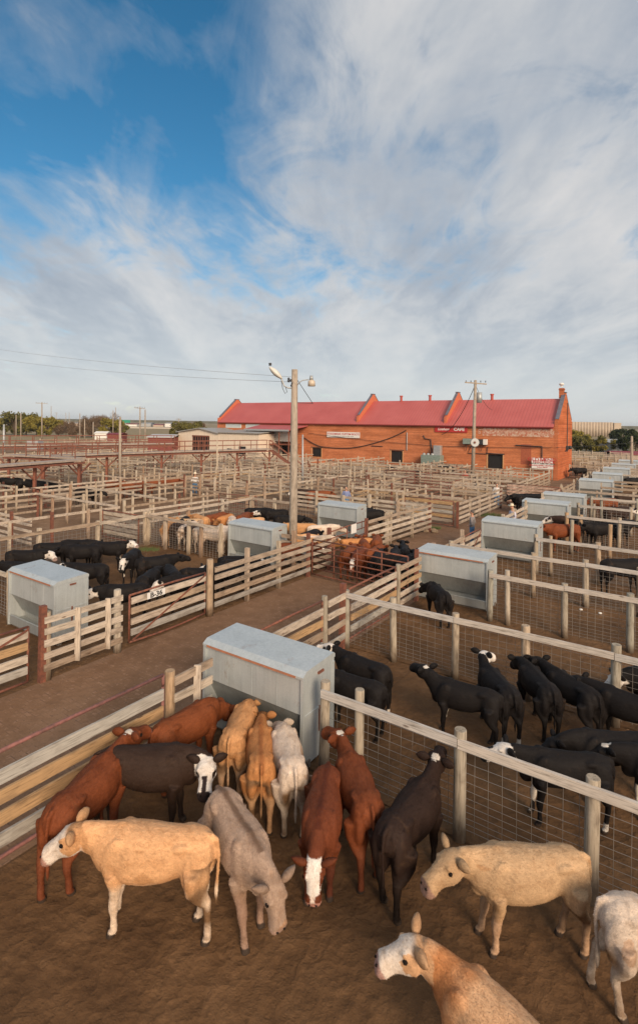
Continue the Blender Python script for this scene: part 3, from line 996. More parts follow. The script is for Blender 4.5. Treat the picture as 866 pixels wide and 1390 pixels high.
# facade wall with window holes: strips between openings
wins = []
for (x0, x1, y0, y1) in ((424, 437, 608, 620), (531, 547, 612, 627.5), (662, 683, 617, 636)):
    xa, xb = px_to_b(x0, AF) - B0, px_to_b(x1, AF) - B0
    cx = P(AF, (xa + xb) / 2 + B0)
    f_ = lambda py_: CAMH - (py_ - HY - (HX * 0 + ((x0 + x1) / 2 - HX)) * math.sin(ROLL)) / FPX * cx.y
    wins.append((xa, xb, f_(y1), f_(y0)))
mb = MB()
TW = 0.35
xs = [LEN] + sum([[w[0], w[1]] for w in wins], []) + [0.0]
for i in range(0, len(xs), 2):
    mb.box((xs[i], 0, -0.05), (xs[i + 1], TW, EZ))
for w in wins:
    mb.box((w[0], 0, -0.05), (w[1], TW, w[2]))
    mb.box((w[0], 0, w[3]), (w[1], TW, EZ))
frame_child('wall', mb, M_BRICK)
mb = MB()
mb.box((LEN, AW - TW, -0.05), (0, AW, EZ))
frame_child('wall', mb, M_BRICK)
# end gables and cross parapets
def gable(x0, x1, top, m, full=True, kk=.6):
    mb = MB()
    k = kk
    prof = [(-.02, -0.05 if full else EZ - .4), (-.02, EZ + k), (0.35, EZ + k), (0.35, EZ + k + .15), (AW / 2 - .35, RZ + k), (AW / 2 - .35, RZ + top), (AW / 2 + .35, RZ + top),
            (AW / 2 + .35, RZ + k), (AW - .35, EZ + k + .15), (AW - .35, EZ + k), (AW + .02, EZ + k), (AW + .02, -0.05 if full else EZ - .4)]
    n = len(prof)
    o = len(mb.v)
    mb.v += [(x0, y, z) for y, z in prof] + [(x1, y, z) for y, z in prof]
    mb.f.append(tuple(range(n))[::-1]); mb.m.append(0)
    mb.f.append(tuple(range(n, 2 * n))); mb.m.append(0)
    for i in range(n):
        j = (i + 1) % n
        mb.f.append((i, j, j + n, i + n)); mb.m.append(0)
    return mb
frame_child('end_gable', gable(0.003, 0.40, 0.85, M_BRICKEND), M_BRICKEND)
frame_child('end_gable', gable(LEN - .4, LEN - .003, 0.75, M_PARAPET), M_PARAPET)
def coping(x0, x1, top, parent=bld, kk=.6):
    mb = MB()
    k = kk
    a = [(0.30, EZ + k + .17), (AW / 2 - .38, RZ + k + .02)]
    for s in (0, 1):
        y0, z0 = a[0]; y1, z1 = a[1]
        nst = 9
        for i in range(nst):
            ya, za = y0 + (y1 - y0) * i / nst, z0 + (z1 - z0) * i / nst
            yb, zb = y0 + (y1 - y0) * (i + .96) / nst, z0 + (z1 - z0) * (i + .96) / nst
            if s: ya, yb = AW - ya, AW - yb
            xm = (x0 + x1) / 2
            mb.beam((xm, ya, za + .03), (xm, yb, zb + .055), x1 - x0 + .02, .06)
    mb.box((x0 - .06, AW / 2 - .42, RZ + top + .003), (x1 + .06, AW / 2 + .42, RZ + top + .09))
    frame_child('coping', mb, M_TILE, parent)
coping(0.003, 0.40, 0.85)
coping(LEN - .4, LEN, 0.75)
cross = []
for (pa) in (485, 604):
    xb = px_to_b(pa, AF) - B0
    frame_child('parapet', gable(xb - .15, xb + .15, 1.15, M_PARAPET, False, 1.0), M_PARAPET)
    coping(xb - .15, xb + .15, 1.15, kk=1.0)
# roof slopes
mb = MB()
OV = 0.35
dz = OV * (RZ - EZ) / (AW / 2)
for s in (0, 1):
    y0, y1 = (-OV, AW / 2) if not s else (AW + OV, AW / 2)
    z0 = EZ - dz + .12
    mb.hexa([(LEN, y0, z0), (-0.02, y0, z0), (-0.02, y1, RZ + .12), (LEN, y1, RZ + .12),
             (LEN, y0, z0 + .06), (-0.02, y0, z0 + .06), (-0.02, y1, RZ + .18), (LEN, y1, RZ + .18)])
roof = frame_child('roof', mb, M_ROOF)
mb = MB(); mb.box((LEN, -OV - .02, EZ - dz + .02), (-.02, -OV + .06, EZ - dz + .14))
frame_child('fascia', mb, simple('dark_red_fascia', (0.20, 0.03, 0.025), 0.6), roof)
mb = MB()
for pp in (544, 583, 667):
    xb = px_to_b(pp, AR) - B0
    mb.tube([(xb, AW / 2, RZ + .1), (xb, AW / 2, RZ + .75)], .17, 10)
    mb.tube([(xb, AW / 2, RZ + .75), (xb, AW / 2, RZ + .9)], .24, 10)
    frame_child('roof_vent', mb, simple('red_vent', (0.42, 0.08, 0.06), .6) if 'red_vent' not in MATS else MATS['red_vent'], roof); mb = MB()
mb = MB()
mb.box((-.28, AW / 2 - .50, RZ + .2), (.25, AW / 2 - .02, RZ + 1.40))
mb.box((-.33, AW / 2 - .56, RZ + 1.2), (.30, AW / 2 + .04, RZ + 1.30))
frame_child('chimney', mb, M_BRICKEND)
mb = MB(); mb.tube([(-.05, AW / 2 - .3, RZ + 1.55), (-.05, AW / 2 - .3, RZ + 1.7)], .1); mb.ell((-.05, AW / 2 - .3, RZ + 1.86), (.28, .28, .18))
frame_child('vent_cowl', mb, M_WHITE)
# windows
for i, w in enumerate(wins):
    mb = MB()
    d = .10
    mb.box((w[0] - d, -.025, w[2] - .02), (w[0] + .03, .03, w[3] + .03))
    mb.box((w[1] - .03, -.025, w[2] - .02), (w[1] + d, .03, w[3] + .03))
    mb.box((w[0] - d, -.025, w[3] + .031), (w[1] + d, .03, w[3] + .05))
    wd = frame_child('window', mb, M_FRAMEWOOD)
    wd['label'] = ('small dark window beside the white sign', 'dark window with tan trim left of the cooler', 'dark window near the utility pole')[i]
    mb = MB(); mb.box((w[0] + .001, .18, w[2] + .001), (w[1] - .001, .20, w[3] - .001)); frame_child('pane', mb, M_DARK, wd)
    mb = MB(); mb.box((w[0] - .18, -.03, w[3] + .035), (w[1] + .18, .02, w[3] + .14)); frame_child('lintel', mb, M_LINTEL, wd)
    mb = MB(); mb.box((w[0] - .1, -.08, w[2] - .12), (w[1] + .1, .0, w[2] - .025)); frame_child('sill', mb, M_FRAMEWOOD, wd)
# upper light windows on the left
for (xa, xb) in ((307, 328), (334, 353)):
    x0, x1 = px_to_b(xa, AF) - B0, px_to_b(xb, AF) - B0
    mb = MB(); mb.box((x0, -.03, 5.0), (x1, .0, 5.62)); o = frame_child('window', mb, M_WHITE)
    mb = MB(); mb.box((x0 + .12, -.045, 5.1), (x1 - .12, -.032, 5.52)); frame_child('pane', mb, simple('pale_glass', (.5, .55, .56), .25), o)
# bricked-up window
x0, x1 = px_to_b(707, AF) - B0, px_to_b(721, AF) - B0
mb = MB(); mb.box((x0, -.015, 1.6), (x1, 0, 3.9)); o = frame_child('bricked_window', mb, simple('dark_brick_infill', (0.36, 0.10, 0.05), .9, var=.2))
# pipes on the facade
def pipe(pts, rad, name='pipe', m=None, parent=bld, label=None):
    mb = MB(); mb.tube(pts, rad, 6)
    o = frame_child(name, mb, m or M_DARKSTEEL, parent)
    return o
def fx(px_): return px_to_b(px_, AF) - B0
pipe([(fx(553), -.1, 2.6), (fx(553), -.1, 4.9)], .06, 'downpipe', M_GREYMETAL)
pipe([(fx(575), -.1, 4.6), (fx(577), -.1, 4.2), (fx(585), -.1, 4.1), (fx(587), -.15, 2.3)], .06)
pipe([(fx(640), -.1, 3.5), (fx(636), -.1, 2.6), (fx(662), -.1, 2.6), (fx(662), -.1, 3.4)], .04)
pipe([(fx(664), -.1, 2.7), (fx(684), -.1, 2.62)], .05)
pipe([(fx(700), -.1, 3.75), (fx(736), -.1, 3.7), (fx(736), -.1, 2.2)], .06)
pipe([(fx(505), -.1, 3.0), (fx(520), -.1, 3.0)], .05)
# electrical box and lamp on the end wall
mb = MB(); mb.box((.41, 4.6, 3.2), (.62, 5.2, 3.7)); mb.tube([(.5, 4.9, 3.0), (.5, 4.9, RZ - .3)], .05, 6); mb.ell((.7, 5.5, 3.5), (.25, .2, .22)); mb.beam((.45, 4.0, 3.1), (.45, 5.6, 3.3), .1, .08)
frame_child('meter_box', mb, M_DARKSTEEL)
# lettering
def text(s, size, name, m, parent, loc, rx=90, ext=0.004, shear=0.0, sx=1.0, rz=0, bold=0.0, align='CENTER'):
    cu = bpy.data.curves.new(name, 'FONT')
    cu.body = s; cu.size = size; cu.extrude = ext; cu.shear = shear; cu.offset = bold
    cu.align_x = align; cu.align_y = 'CENTER'
    o = bpy.data.objects.new(name, cu)
    C.objects.link(o)
    dg = bpy.context.evaluated_depsgraph_get()
    me = bpy.data.meshes.new_from_object(o.evaluated_get(dg))
    bpy.data.objects.remove(o)
    for v in me.vertices: v.co.x *= sx
    me.materials.clear(); me.materials.append(m)
    o = bpy.data.objects.new(name, me)
    C.objects.link(o)
    o.parent = parent
    o.location = loc
    o.rotation_euler = (R(rx), 0, R(rz))
    return o
def zf(px_, py_, off=0.0):
    v = P(AF + off, px_to_b(px_, AF) )
    return CAMH - ((py_ - HY) - (px_ - HX) * math.sin(ROLL)) / FPX * v.y
def sign(pxa, pxb, pya, pyb, m, label, y=-.06, th=.05):
    xa, xb = fx(pxa), fx(pxb)
    xm = (pxa + pxb) / 2
    z1, z0 = zf(xm, pya), zf(xm, pyb)
    w = empty('wall_sign', label, 'sign', bld.matrix_basis @ Vector(((xa + xb) / 2, y, z0)), rz=ANG_B)
    mb = MB(); mb.box((-(xb - xa) / 2, -th, 0), ((xb - xa) / 2, 0, z1 - z0))
    frame_child('sign_board', mb, m, w)
    return w, xb - xa, z1 - z0
bld.matrix_basis = Matrix.Translation(bloc) @ Matrix.Rotation(ANG_B, 4, 'Z')
w, wd_, ht_ = sign(444.5, 489, 586.5, 594, M_SIGNW, 'long white wall sign with small red lettering beneath the roof of the brick building')
text('STOCKMANS CUSTOM BOOTS', .36, 'lettering', M_SIGNR, w, (0, -.055, ht_ * .62), sx=1.06 * 6.0 / 6.0, bold=.008)
text('OKLAHOMA NATIONAL STOCK YARDS', .15, 'lettering', M_SIGNK, w, (0, -.055, ht_ * .22), sx=1.3)
w, wd_, ht_ = sign(590.5, 634.5, 578.8, 586.8, M_SIGNR, 'dark red wall sign with white cafe lettering on the brick building')
text('Longhorn', .44, 'lettering', M_SIGNW, w, (-wd_ * .23, -.055, ht_ * .5), shear=.35, sx=.86, bold=.010)
text('CAFE', .50, 'lettering', M_SIGNW, w, (wd_ * .25, -.055, ht_ * .5), sx=1.15, bold=.018)
# faded painted sign
m, n, l, b = mat('faded_sign_paint')
t = N(n, 'ShaderNodeTexCoord')
f = noise_tex(n, l, t.outputs['Object'], 3.2, 9, 0.72)
r = ramp(n, [(0.44, (0.60, 0.46, 0.36)), (0.56, (0.46, 0.15, 0.08))])
l.new(f, r.inputs[0]); l.new(r.outputs[0], b.inputs['Base Color']); b.inputs['Roughness'].default_value = .9
M_FADE = m
m, n, l, b = mat('faded_red_letters')
t = N(n, 'ShaderNodeTexCoord')
f = noise_tex(n, l, t.outputs['Object'], 2.2, 9, 0.7)
r = ramp(n, [(0.42, (0.46, 0.15, 0.10)), (0.58, (0.58, 0.40, 0.30))])
l.new(f, r.inputs[0]); l.new(r.outputs[0], b.inputs['Base Color']); b.inputs['Roughness'].default_value = .9
M_FADELET = m
w, wd_, ht_ = sign(655, 750.5, 581.5, 592.5, M_FADE, 'long faded painted sign with worn red letters near the roof edge at the right corner', y=0.0, th=.012)
text('STOCKMAN WORLD RO', .82, 'lettering', M_FADELET, w, (-wd_ * .0, -.014, ht_ * .48), sx=.98, bold=.03, ext=.003)
mb = MB(); mb.box((-wd_ / 2, -.05, ht_ + .01), (wd_ / 2, 0, ht_ + .12)); frame_child('sign_trim', mb, M_SIGNR, w)
# board sign standing by the corner
w, wd_, ht_ = sign(723.5, 752.5, 621.5, 636, M_SIGNW, 'white board sign with red and dark lettering at the right corner of the brick building', y=-.5, th=.05)
for (s, x, z, sz, mm, sx) in (('OLD W', -.25, .84, .50, M_SIGNR, 1.2), ('LAND', .27, .84, .50, M_SIGNR, 1.3), ('FEED', -.25, .64, .36, M_SIGNR, 1.1), ('TRUCK', .27, .64, .42, M_SIGNR, 1.1),
                         ('ENTER BY ALLEY', -.22, .47, .17, M_SIGNK, 1.1), ('FOR PEN CARDS', .26, .47, .17, M_SIGNK, 1.1), ('SELLING EVERY MONDAY', 0, .30, .18, M_SIGNR, 1.3), ('CALL FIRST', 0, .14, .16, M_SIGNR, 1.4)):
    text(s, sz, 'lettering', mm, w, (x * wd_, -.055, z * ht_), sx=sx, bold=.006)
mb = MB()
for sx_ in (-.45, .45): mb.box((sx_ * wd_ - .06, .003, -zf(738, 636)), (sx_ * wd_ + .06, .1, ht_))
frame_child('post', mb, M_POST, w)
# evaporative cooler, fan boxes
ck = empty('evaporative_cooler', 'green and grey rooftop style cooler cabinet standing against the brick wall', 'cooler', bld.matrix_basis @ Vector((fx(590), -.7, 0)), rz=ANG_B)
mb = MB(); mb.box((-1.3, -.5, 1.0), (1.3, .55, 2.2)); o = frame_child('cabinet', mb, M_AC, ck); add_bevel(o, .04)
mb = MB(); mb.box((.2, -.2, 2.2), (1.1, .5, 3.4)); o = frame_child('duct', mb, M_GREYMETAL, ck); add_bevel(o, .03)
mb = MB()
for x in (-1.1, -.4, .4, 1.1): mb.box((x - .05, -.3, -.02), (x + .05, -.2, 1.0))
frame_child('stand', mb, M_DARKSTEEL, ck)
mb = MB()
for i in range(3): mb.ell((-1.0 + i * .55, -.2, 2.25), (.2, .2, .2))
frame_child('vents', mb, M_GREYMETAL, ck)

# big dish/fan on the pole + boxes behind it on the wall
ck = empty('wall_fan', 'dark and white fan box bracketed to the brick wall behind the utility pole', 'fan', bld.matrix_basis @ Vector((fx(647), -.1, zf(647, 604))), rz=ANG_B)
mb = MB(); mb.box((-1.5, -.5, .1), (-.6, 0, .75)); frame_child('housing', mb, M_AC, ck)
mb = MB(); mb.box((.2, -.5, .1), (.95, 0, .7)); frame_child('housing', mb, M_DARKSTEEL, ck)
mb = MB(); mb.box((.955, -.52, .08), (1.35, 0, .72)); frame_child('side_panel', mb, M_WHITE, ck)
mb = MB(); mb.beam((-1.6, -.2, .05), (1.4, -.2, .05), .06, .06)
for x in (-1.2, .6): mb.beam((x, -.3, -.01), (x, -.02, -.7), .05, .05)
frame_child('bracket', mb, M_DARKSTEEL, ck)

# ------------------------------------------------------------------ cream metal shed in front of the building's left end
M_CREAM = simple('cream_sheet_wall', (0.74, 0.63, 0.50), 0.7, var=0.06, scale=1.2)
m = M_CREAM
n, l = m.node_tree.nodes, m.node_tree.links
wv = N(n, 'ShaderNodeTexWave', inp={'Scale': 0.9}); wv.bands_direction = 'X'
tcc = N(n, 'ShaderNodeTexCoord'); l.new(tcc.outputs['Object'], wv.inputs['Vector'])
bump(n, l, n['Principled BSDF'], wv.outputs['Fac'], 0.35, 0.04)
sh_r = far(381, 600, 1); sh_a = AF - 5.5
bR = px_to_b(352, sh_a); bL = px_to_b(298, sh_a)
shed = empty('metal_shed', 'cream corrugated metal shed with a low gable and dark doorway left of the brick building', 'shed', P(sh_a, bR))
shed.rotation_euler = (0, 0, ANG_B)
SL = bL - bR
gz = 4.3
mb = MB()
Dp = 14.0           # it runs back; the gable end faces left/front
mb.box((SL, 0, -.02), (0, .12, gz))
mb.box((SL, .12, -.02), (SL + .12, Dp, gz))
mb.box((-.12, .12, -.02), (0, 5.3, gz))
frame_child('wall', mb, M_CREAM, shed)
# left gable face
shb = empty('metal_shed', 'cream gabled metal shed end with dark barred doors beside the catwalk', 'shed', P(sh_a, bL))
shb.rotation_euler = (0, 0, ANG_B)
bLL = px_to_b(246, sh_a + .5) - bL
mb = MB()
mb.v += [(bLL, -.0, -.02), (-.01, 0, -.02), (-.01, 0, gz - .1), (bLL * .45, 0, gz + .55), (bLL, 0, gz - .1), (bLL, 12, -.02), (-.01, 12, -.02), (-.01, 12, gz - .1), (bLL * .45, 12, gz + .55), (bLL, 12, gz - .1)]
mb.f += [(4, 3, 2, 1, 0), (5, 6, 7, 8, 9), (0, 5, 9, 4), (1, 2, 7, 6)]; mb.m += [0] * 4
frame_child('wall', mb, M_CREAM, shb)
M_SHEDROOF = simple('grey_shed_roof', (0.36, 0.35, 0.32), 0.5, 0.2, var=0.15)
mb = MB()
mb.hexa([(bLL - .3, -.35, gz - .14), (bLL * .45, -.35, gz + .56), (bLL * .45, 12, gz + .56), (bLL - .3, 12, gz - .14), (bLL - .3, -.35, gz - .02), (bLL * .45, -.35, gz + .68), (bLL * .45, 12, gz + .68), (bLL - .3, 12, gz - .02)])
mb.hexa([(bLL * .45, -.35, gz + .56), (-.05, -.35, gz - .14), (-.05, 12, gz - .14), (bLL * .45, 12, gz + .56), (bLL * .45, -.35, gz + .68), (-.05, -.35, gz - .02), (-.05, 12, gz - .02), (bLL * .45, 12, gz + .68)])
frame_child('roof', mb, M_SHEDROOF, shb)
mb = MB(); mb.hexa([(SL, -.3, gz + .01), (.3, -.3, gz + .01), (.3, 5.35, gz + .40), (SL, 5.35, gz + .40), (SL, -.3, gz + .13), (.3, -.3, gz + .13), (.3, 5.35, gz + .52), (SL, 5.35, gz + .52)])
frame_child('roof', mb, M_SHEDROOF, shed)
mb = MB()
for k in range(7):
    mb.box((bLL * .62 + k * .55, -.12, 1.2), (bLL * .62 + k * .55 + .12, -.04, 3.6))
mb.box((bLL * .62 - .1, -.14, 3.6), (bLL * .62 + 3.6, -.04, 3.8))
mb.box((bLL * .62 - .1, -.14, 2.3), (bLL * .62 + 3.6, -.04, 2.45))
dd = frame_child('door', mb, M_RUST, shb)
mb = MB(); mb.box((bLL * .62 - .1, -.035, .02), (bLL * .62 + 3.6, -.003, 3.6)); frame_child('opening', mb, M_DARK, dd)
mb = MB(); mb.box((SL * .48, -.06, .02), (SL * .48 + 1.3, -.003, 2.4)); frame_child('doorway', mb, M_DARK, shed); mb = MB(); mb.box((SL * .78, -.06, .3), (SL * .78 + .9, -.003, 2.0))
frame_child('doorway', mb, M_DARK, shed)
# red canopy over the steps beside the shed
cn = empty('entrance_canopy', 'flat red canopy over the steps against the brick wall', 'canopy', P(AF - .1, px_to_b(400, AF)))
cn.rotation_euler = (0, 0, ANG_B)
xa, xb = px_to_b(355, AF) - px_to_b(400, AF), px_to_b(419, AF) - px_to_b(400, AF)
mb = MB(); mb.hexa([(xa, -3.8, 4.85), (xb - .6, -3.8, 4.85), (xb, -.02, 5.5), (xa, -.02, 5.5), (xa, -3.8, 4.97), (xb - .6, -3.8, 4.97), (xb, -.02, 5.62), (xa, -.02, 5.62)])
frame_child('roof', mb, M_ROOF, cn)
mb = MB(); mb.box((xa, -3.84, 4.72), (xb - .6, -3.8, 4.98)); frame_child('fascia', mb, M_GREYMETAL, cn)
mb = MB()
for x in (xa + .3, 0.0, xb - .8): mb.box((x - .06, -3.6, 0), (x + .06, -3.48, 4.8))
frame_child('post', mb, M_REDOX, cn)
mb = MB(); mb.box((-2.2, -1.9, 3.2), (.3, -.4, 4.6)); frame_child('cooler_box', mb, M_GREYMETAL, cn)
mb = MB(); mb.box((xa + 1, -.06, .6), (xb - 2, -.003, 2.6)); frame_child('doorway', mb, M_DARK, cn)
mb = MB(); mb.box((xa + .4, -3.2, 2.75), (xb - 1.0, -.5, 2.88)); frame_child('lower_roof', mb, M_REDOX, cn)
# ------------------------------------------------------------------ fence kit
rng = random.Random(11)
ROUND_POSTS, SQUARE_POSTS, RUST_POSTS = [], [], []
def make_post_meshes():
    for i in range(6):
        r = random.Random(100 + i)
        mb = MB()
        h = 1.62 + r.uniform(-.03, .05)
        lx, ly = r.uniform(-.02, .02), r.uniform(-.02, .02)
        R0 = .084 + r.uniform(-.006, .012)
        pts = [(lx * z, ly * z, z) for z in (-.05, .25, .6, 1.0, 1.35, h - .012, h)]
        mb.tube(pts, [R0 * 1.04, R0, R0 * .98, R0 * .96 * r.uniform(.97, 1.03), R0 * .95, R0 * .94, R0 * .86], 14)
        ROUND_POSTS.append(mb.mesh('round_post', M_POST, True))
        mb = MB()
        mb.beam((0, 0, -.05), (lx, ly, 1.60 + r.uniform(-.05, .1)), .14, .12)
        SQUARE_POSTS.append(mb.mesh('square_post', M_PALEPOST))
        mb = MB()
        mb.beam((0, 0, -.05), (lx, ly, 1.62 + r.uniform(-.05, .05)), .13, .13)
        RUST_POSTS.append(mb.mesh('rust_post', M_RUST))
    for lst in (ROUND_POSTS,):
        for me in lst:
            for p in me.polygons:
                if abs(p.normal.z) > .7: p.use_smooth = False
make_post_meshes()
def gpos(o):
    v = Vector((0, 0, 0))
    while o is not None:
        v = v + o.location
        o = o.parent
    return v
def put_post(p, parent, kind='round', sz=1.0, hz=1.0, label=None):
    me = rng.choice({'round': ROUND_POSTS, 'square': SQUARE_POSTS, 'rust': RUST_POSTS}[kind])
    o = bpy.data.objects.new('post', me)
    C.objects.link(o)
    o.parent = parent
    o.location = Vector((p[0], p[1], 0)) - gpos(parent)
    o.rotation_euler = (0, 0, rng.uniform(0, 6.28) if kind == 'round' else ANG_A)
    o.scale = (sz, sz, hz)
    if label: o['label'] = label
    return o
def board(p, q, h, t, m, parent, name='board', seg=None, warp=.012, r=None):
    """one plank from p to q (world), its own mesh with x along the grain"""
    r = r or rng
    p, q = Vector(p), Vector(q)
    L = (q - p).length
    seg = seg or max(2, min(6, int(L / .8)))
    vs, fs = [], []
    w1, w2 = r.uniform(-warp, warp), r.uniform(-warp, warp)
    for i in range(seg + 1):
        x = L * i / seg
        k = math.sin(math.pi * i / seg)
        dy, dz = w1 * k, w2 * k + r.uniform(-.003, .003)
        hh = h * (1 + r.uniform(-.02, .02))
        vs += [(x, dy - t / 2, dz - hh / 2), (x, dy + t / 2, dz - hh / 2), (x, dy + t / 2, dz + hh / 2), (x, dy - t / 2, dz + hh / 2)]
        if i:
            a, b = (i - 1) * 4, i * 4
            for k2 in range(4):
                fs.append((a + k2, a + (k2 + 1) % 4, b + (k2 + 1) % 4, b + k2))
    fs.append((3, 2, 1, 0))
    e = seg * 4
    fs.append((e, e + 1, e + 2, e + 3))
    me = bpy.data.meshes.new(name)
    me.from_pydata(vs, [], fs)
    me.materials.append(m)
    o = bpy.data.objects.new(name, me)
    C.objects.link(o)
    o.parent = parent
    o.location = p - gpos(parent)
    d = (q - p).normalized()
    o.rotation_euler = Matrix((d, Vector((0, 0, 1)).cross(d).normalized(), d.cross(Vector((0, 0, 1)).cross(d).normalized()))).transposed().to_euler()
    return o
def lerp(p, q, t): return p + (q - p) * t

def board_fence(a0, b0, a1, b1, label, group=None, posts=None, nb=5, top=1.48, ends='square', kinds=None, off=1, mats=None, lod=0, battens=(), cat='fence', name='board_fence', bh=.15, rails=0):
    p, q = P(a0, b0), P(a1, b1)
    L = (q - p).length
    d = (q - p).normalized()
    side = Vector((-d.y, d.x, 0)) * off
    t_ = empty(name, label, cat, p, group)
    if posts is None:
        n = max(1, round(L / 2.4))
        posts = [i / n for i in range(n + 1)]
    for i, t in enumerate(posts):
        k = kinds[i] if kinds else ends
        put_post(lerp(p, q, t) + Vector((rng.uniform(-.03, .03), rng.uniform(-.03, .03), 0)) * (1 if lod else .3), t_, k, sz=rng.uniform(.85, 1.08) * (.86 if lod else 1), hz=rng.uniform(.94, 1.10) * (top + .1) / 1.6)
    zs = [top - bh / 2 - i * (top - .12) / nb for i in range(nb)]
    if rails: zs = [zs[0], zs[2]] if rails == 2 else [zs[0]]
    if lod >= 1:
        mb = MB()
        for i, z in enumerate(zs):
            j1, j2 = rng.uniform(-.05, .05), rng.uniform(-.05, .05)
            if i and rng.random() < .10: continue
            mb.beam(p + side * .09 + Vector((0, 0, z + j1)), q + side * .09 + Vector((0, 0, z + j2)), .035, bh)
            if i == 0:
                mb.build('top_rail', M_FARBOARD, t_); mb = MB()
        if mb.v: mb.build('boards', M_FARBOARD if rng.random() < .3 else M_BOARD, t_)  # lower boards toned darker than the rail: weathering plus painted shade
    else:
        for i, z in enumerate(zs):
            j1, j2 = rng.uniform(-.018, .018), rng.uniform(-.018, .018)
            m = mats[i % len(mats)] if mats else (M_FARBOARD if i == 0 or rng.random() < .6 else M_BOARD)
            board(p + side * .095 + Vector((0, 0, z + j1)), q + side * .095 + Vector((0, 0, z + j2)), bh * rng.uniform(.93, 1.06), .038, m, t_)
    for t in battens:
        c = lerp(p, q, t)
        board(c - side * (-.135) + Vector((0, 0, .25)), c - side * (-.135) + Vector((0.001, 0, top + .02)), .13, .035, M_FARBOARD, t_, 'batten')
    return t_

def wire_panel(p, q, h, parent, w=.0048, dens=.19):
    mb = MB()
    L = (q - p).length
    d = (q - p).normalized()
    nrm = Vector((-d.y, d.x, 0))
    n = max(1, round(L / dens))
    zs, z = [], .10
    while z < h:
        zs.append(z)
        z += .075 + .10 * (z / h)
    zs.append(h)
    ph = rng.uniform(0, 6)
    def wob(x, z): return nrm * (.018 * math.sin(x * 1.9 + ph) * math.sin(z * 2.3 + ph)) + Vector((0, 0, .012 * math.sin(x * 1.3 + z * 3 + ph)))
    for z in zs:
        m_ = max(1, int(L / .8))
        for i in range(m_):
            x0, x1 = L * i / m_, L * (i + 1) / m_
            mb.beam(p + d * x0 + Vector((0, 0, z)) + wob(x0, z), p + d * x1 + Vector((0, 0, z)) + wob(x1, z), w, w)
    for i in range(1, n):
        x = L * i / n
        zz = [.06, h * .5, h]
        for k in range(2):
            mb.beam(p + d * x + Vector((0, 0, zz[k])) + wob(x, zz[k]), p + d * x + Vector((0, 0, zz[k + 1])) + wob(x, zz[k + 1]), w, w)
    return mb.build('wire_mesh', M_WIRE, parent)

def wire_fence(pts, label, group=None, top=1.5, kinds=None, rail_h=.13, off=-1, skip_rail=False, w=.0048, dens=.19, extra_rail=False, hz=1.0, rail_mat=None):
    """round posts with one long rail and woven wire beneath. pts: (a, b) of the posts"""
    ps = [P(*x) for x in pts]
    t_ = empty('wire_fence', label, 'fence', ps[0], group)
    for i, p in enumerate(ps):
        put_post(p, t_, kinds[i] if kinds else 'round', sz=rng.uniform(.95, 1.1), hz=(top + .1) / 1.64 * rng.uniform(.98, 1.02) * hz)
    d = (ps[-1] - ps[0]).normalized()
    side = Vector((-d.y, d.x, 0)) * off
    i = 0
    while i < len(ps) - 1:
        j = min(len(ps) - 1, i + 2)
        a_, b_ = ps[i], ps[j]
        board(a_ + side * .10 + Vector((0, 0, top - rail_h / 2 + rng.uniform(-.01, .01))), b_ + side * .10 - d * .01 + Vector((0, 0, top - rail_h / 2 + rng.uniform(-.01, .01))), rail_h, .05, rail_mat or M_RAIL, t_, 'rail', warp=.01)
        if extra_rail:
            board(a_ + side * .10 + Vector((0, 0, .8)), b_ + side * .10 - d * .01 + Vector((0, 0, .8)), rail_h, .05, M_BOARD, t_, 'rail')
        i = j
    wire_panel(ps[0] - side * .11, ps[-1] - side * .11, top - .12, t_, w, dens)
    return t_

def gate(a0, b0, a1, b1, label, nb=4, top=1.42, m_frame=None, mats=None, brace=True, pipe_top=None, off=1, boards=True, mid=(), group=None, bh=.16, name='pen_gate', diag=1, sag=.0):
    p, q = P(a0, b0), P(a1, b1)
    d = (q - p).normalized()
    side = Vector((-d.y, d.x, 0)) * off
    L = (q - p).length
    t_ = empty(name, label, 'gate', p, group)
    mf = m_frame or M_RUST
    up = lambda v, z: v + Vector((0, 0, z))
    mb = MB()
    r = .028
    mb.tube([up(p, .14), up(p, top + .04)], r, 8)
    mb.tube([up(q, .14), up(q, top + .04)], r, 8)
    n = 6
    mb.tube([up(lerp(p, q, i / n), .14 - sag * math.sin(math.pi * i / n)) for i in range(n + 1)], r, 8)
    tz = pipe_top or top + .04
    mb.tube([up(p, tz), up(lerp(p, q, .5), tz + .015), up(q, tz)], r, 8)
    if pipe_top:
        mb.tube([up(p, top), up(p, tz)], r, 8); mb.tube([up(q, top), up(q, tz)], r, 8)
    for t in mid: mb.tube([up(lerp(p, q, t), .14), up(lerp(p, q, t), tz)], r * .8, 8)
    mb.build('frame', mf, t_, smooth=True)
    if boards:
        for i in range(nb):
            z = top - bh * .6 - i * (top - .24) / nb
            m = mats[i % len(mats)] if mats else rng.choice([M_BOARD, M_FARBOARD, M_GREY])
            board(up(p + side * .045 + d * .03, z + rng.uniform(-.012, .012)), up(q + side * .045 - d * .03, z + rng.uniform(-.012, .012)), bh, .04, m, t_)
    else:
        for i in range(1, nb):
            z = .14 + (top - .1) * i / nb
            mb = MB(); mb.tube([up(p, z), up(q, z)], r * .85, 8); mb.build('bar', mf, t_, smooth=True)
    if brace:
        mb = MB()
        s_, e_ = (p, q) if diag > 0 else (q, p)
        mb.beam(up(s_ + side * .078 + (e_ - s_).normalized() * .05, .2), up(e_ + side * .078 - (e_ - s_).normalized() * .05, top), .012, .05)
        mb.build('brace', mf, t_)
    return t_

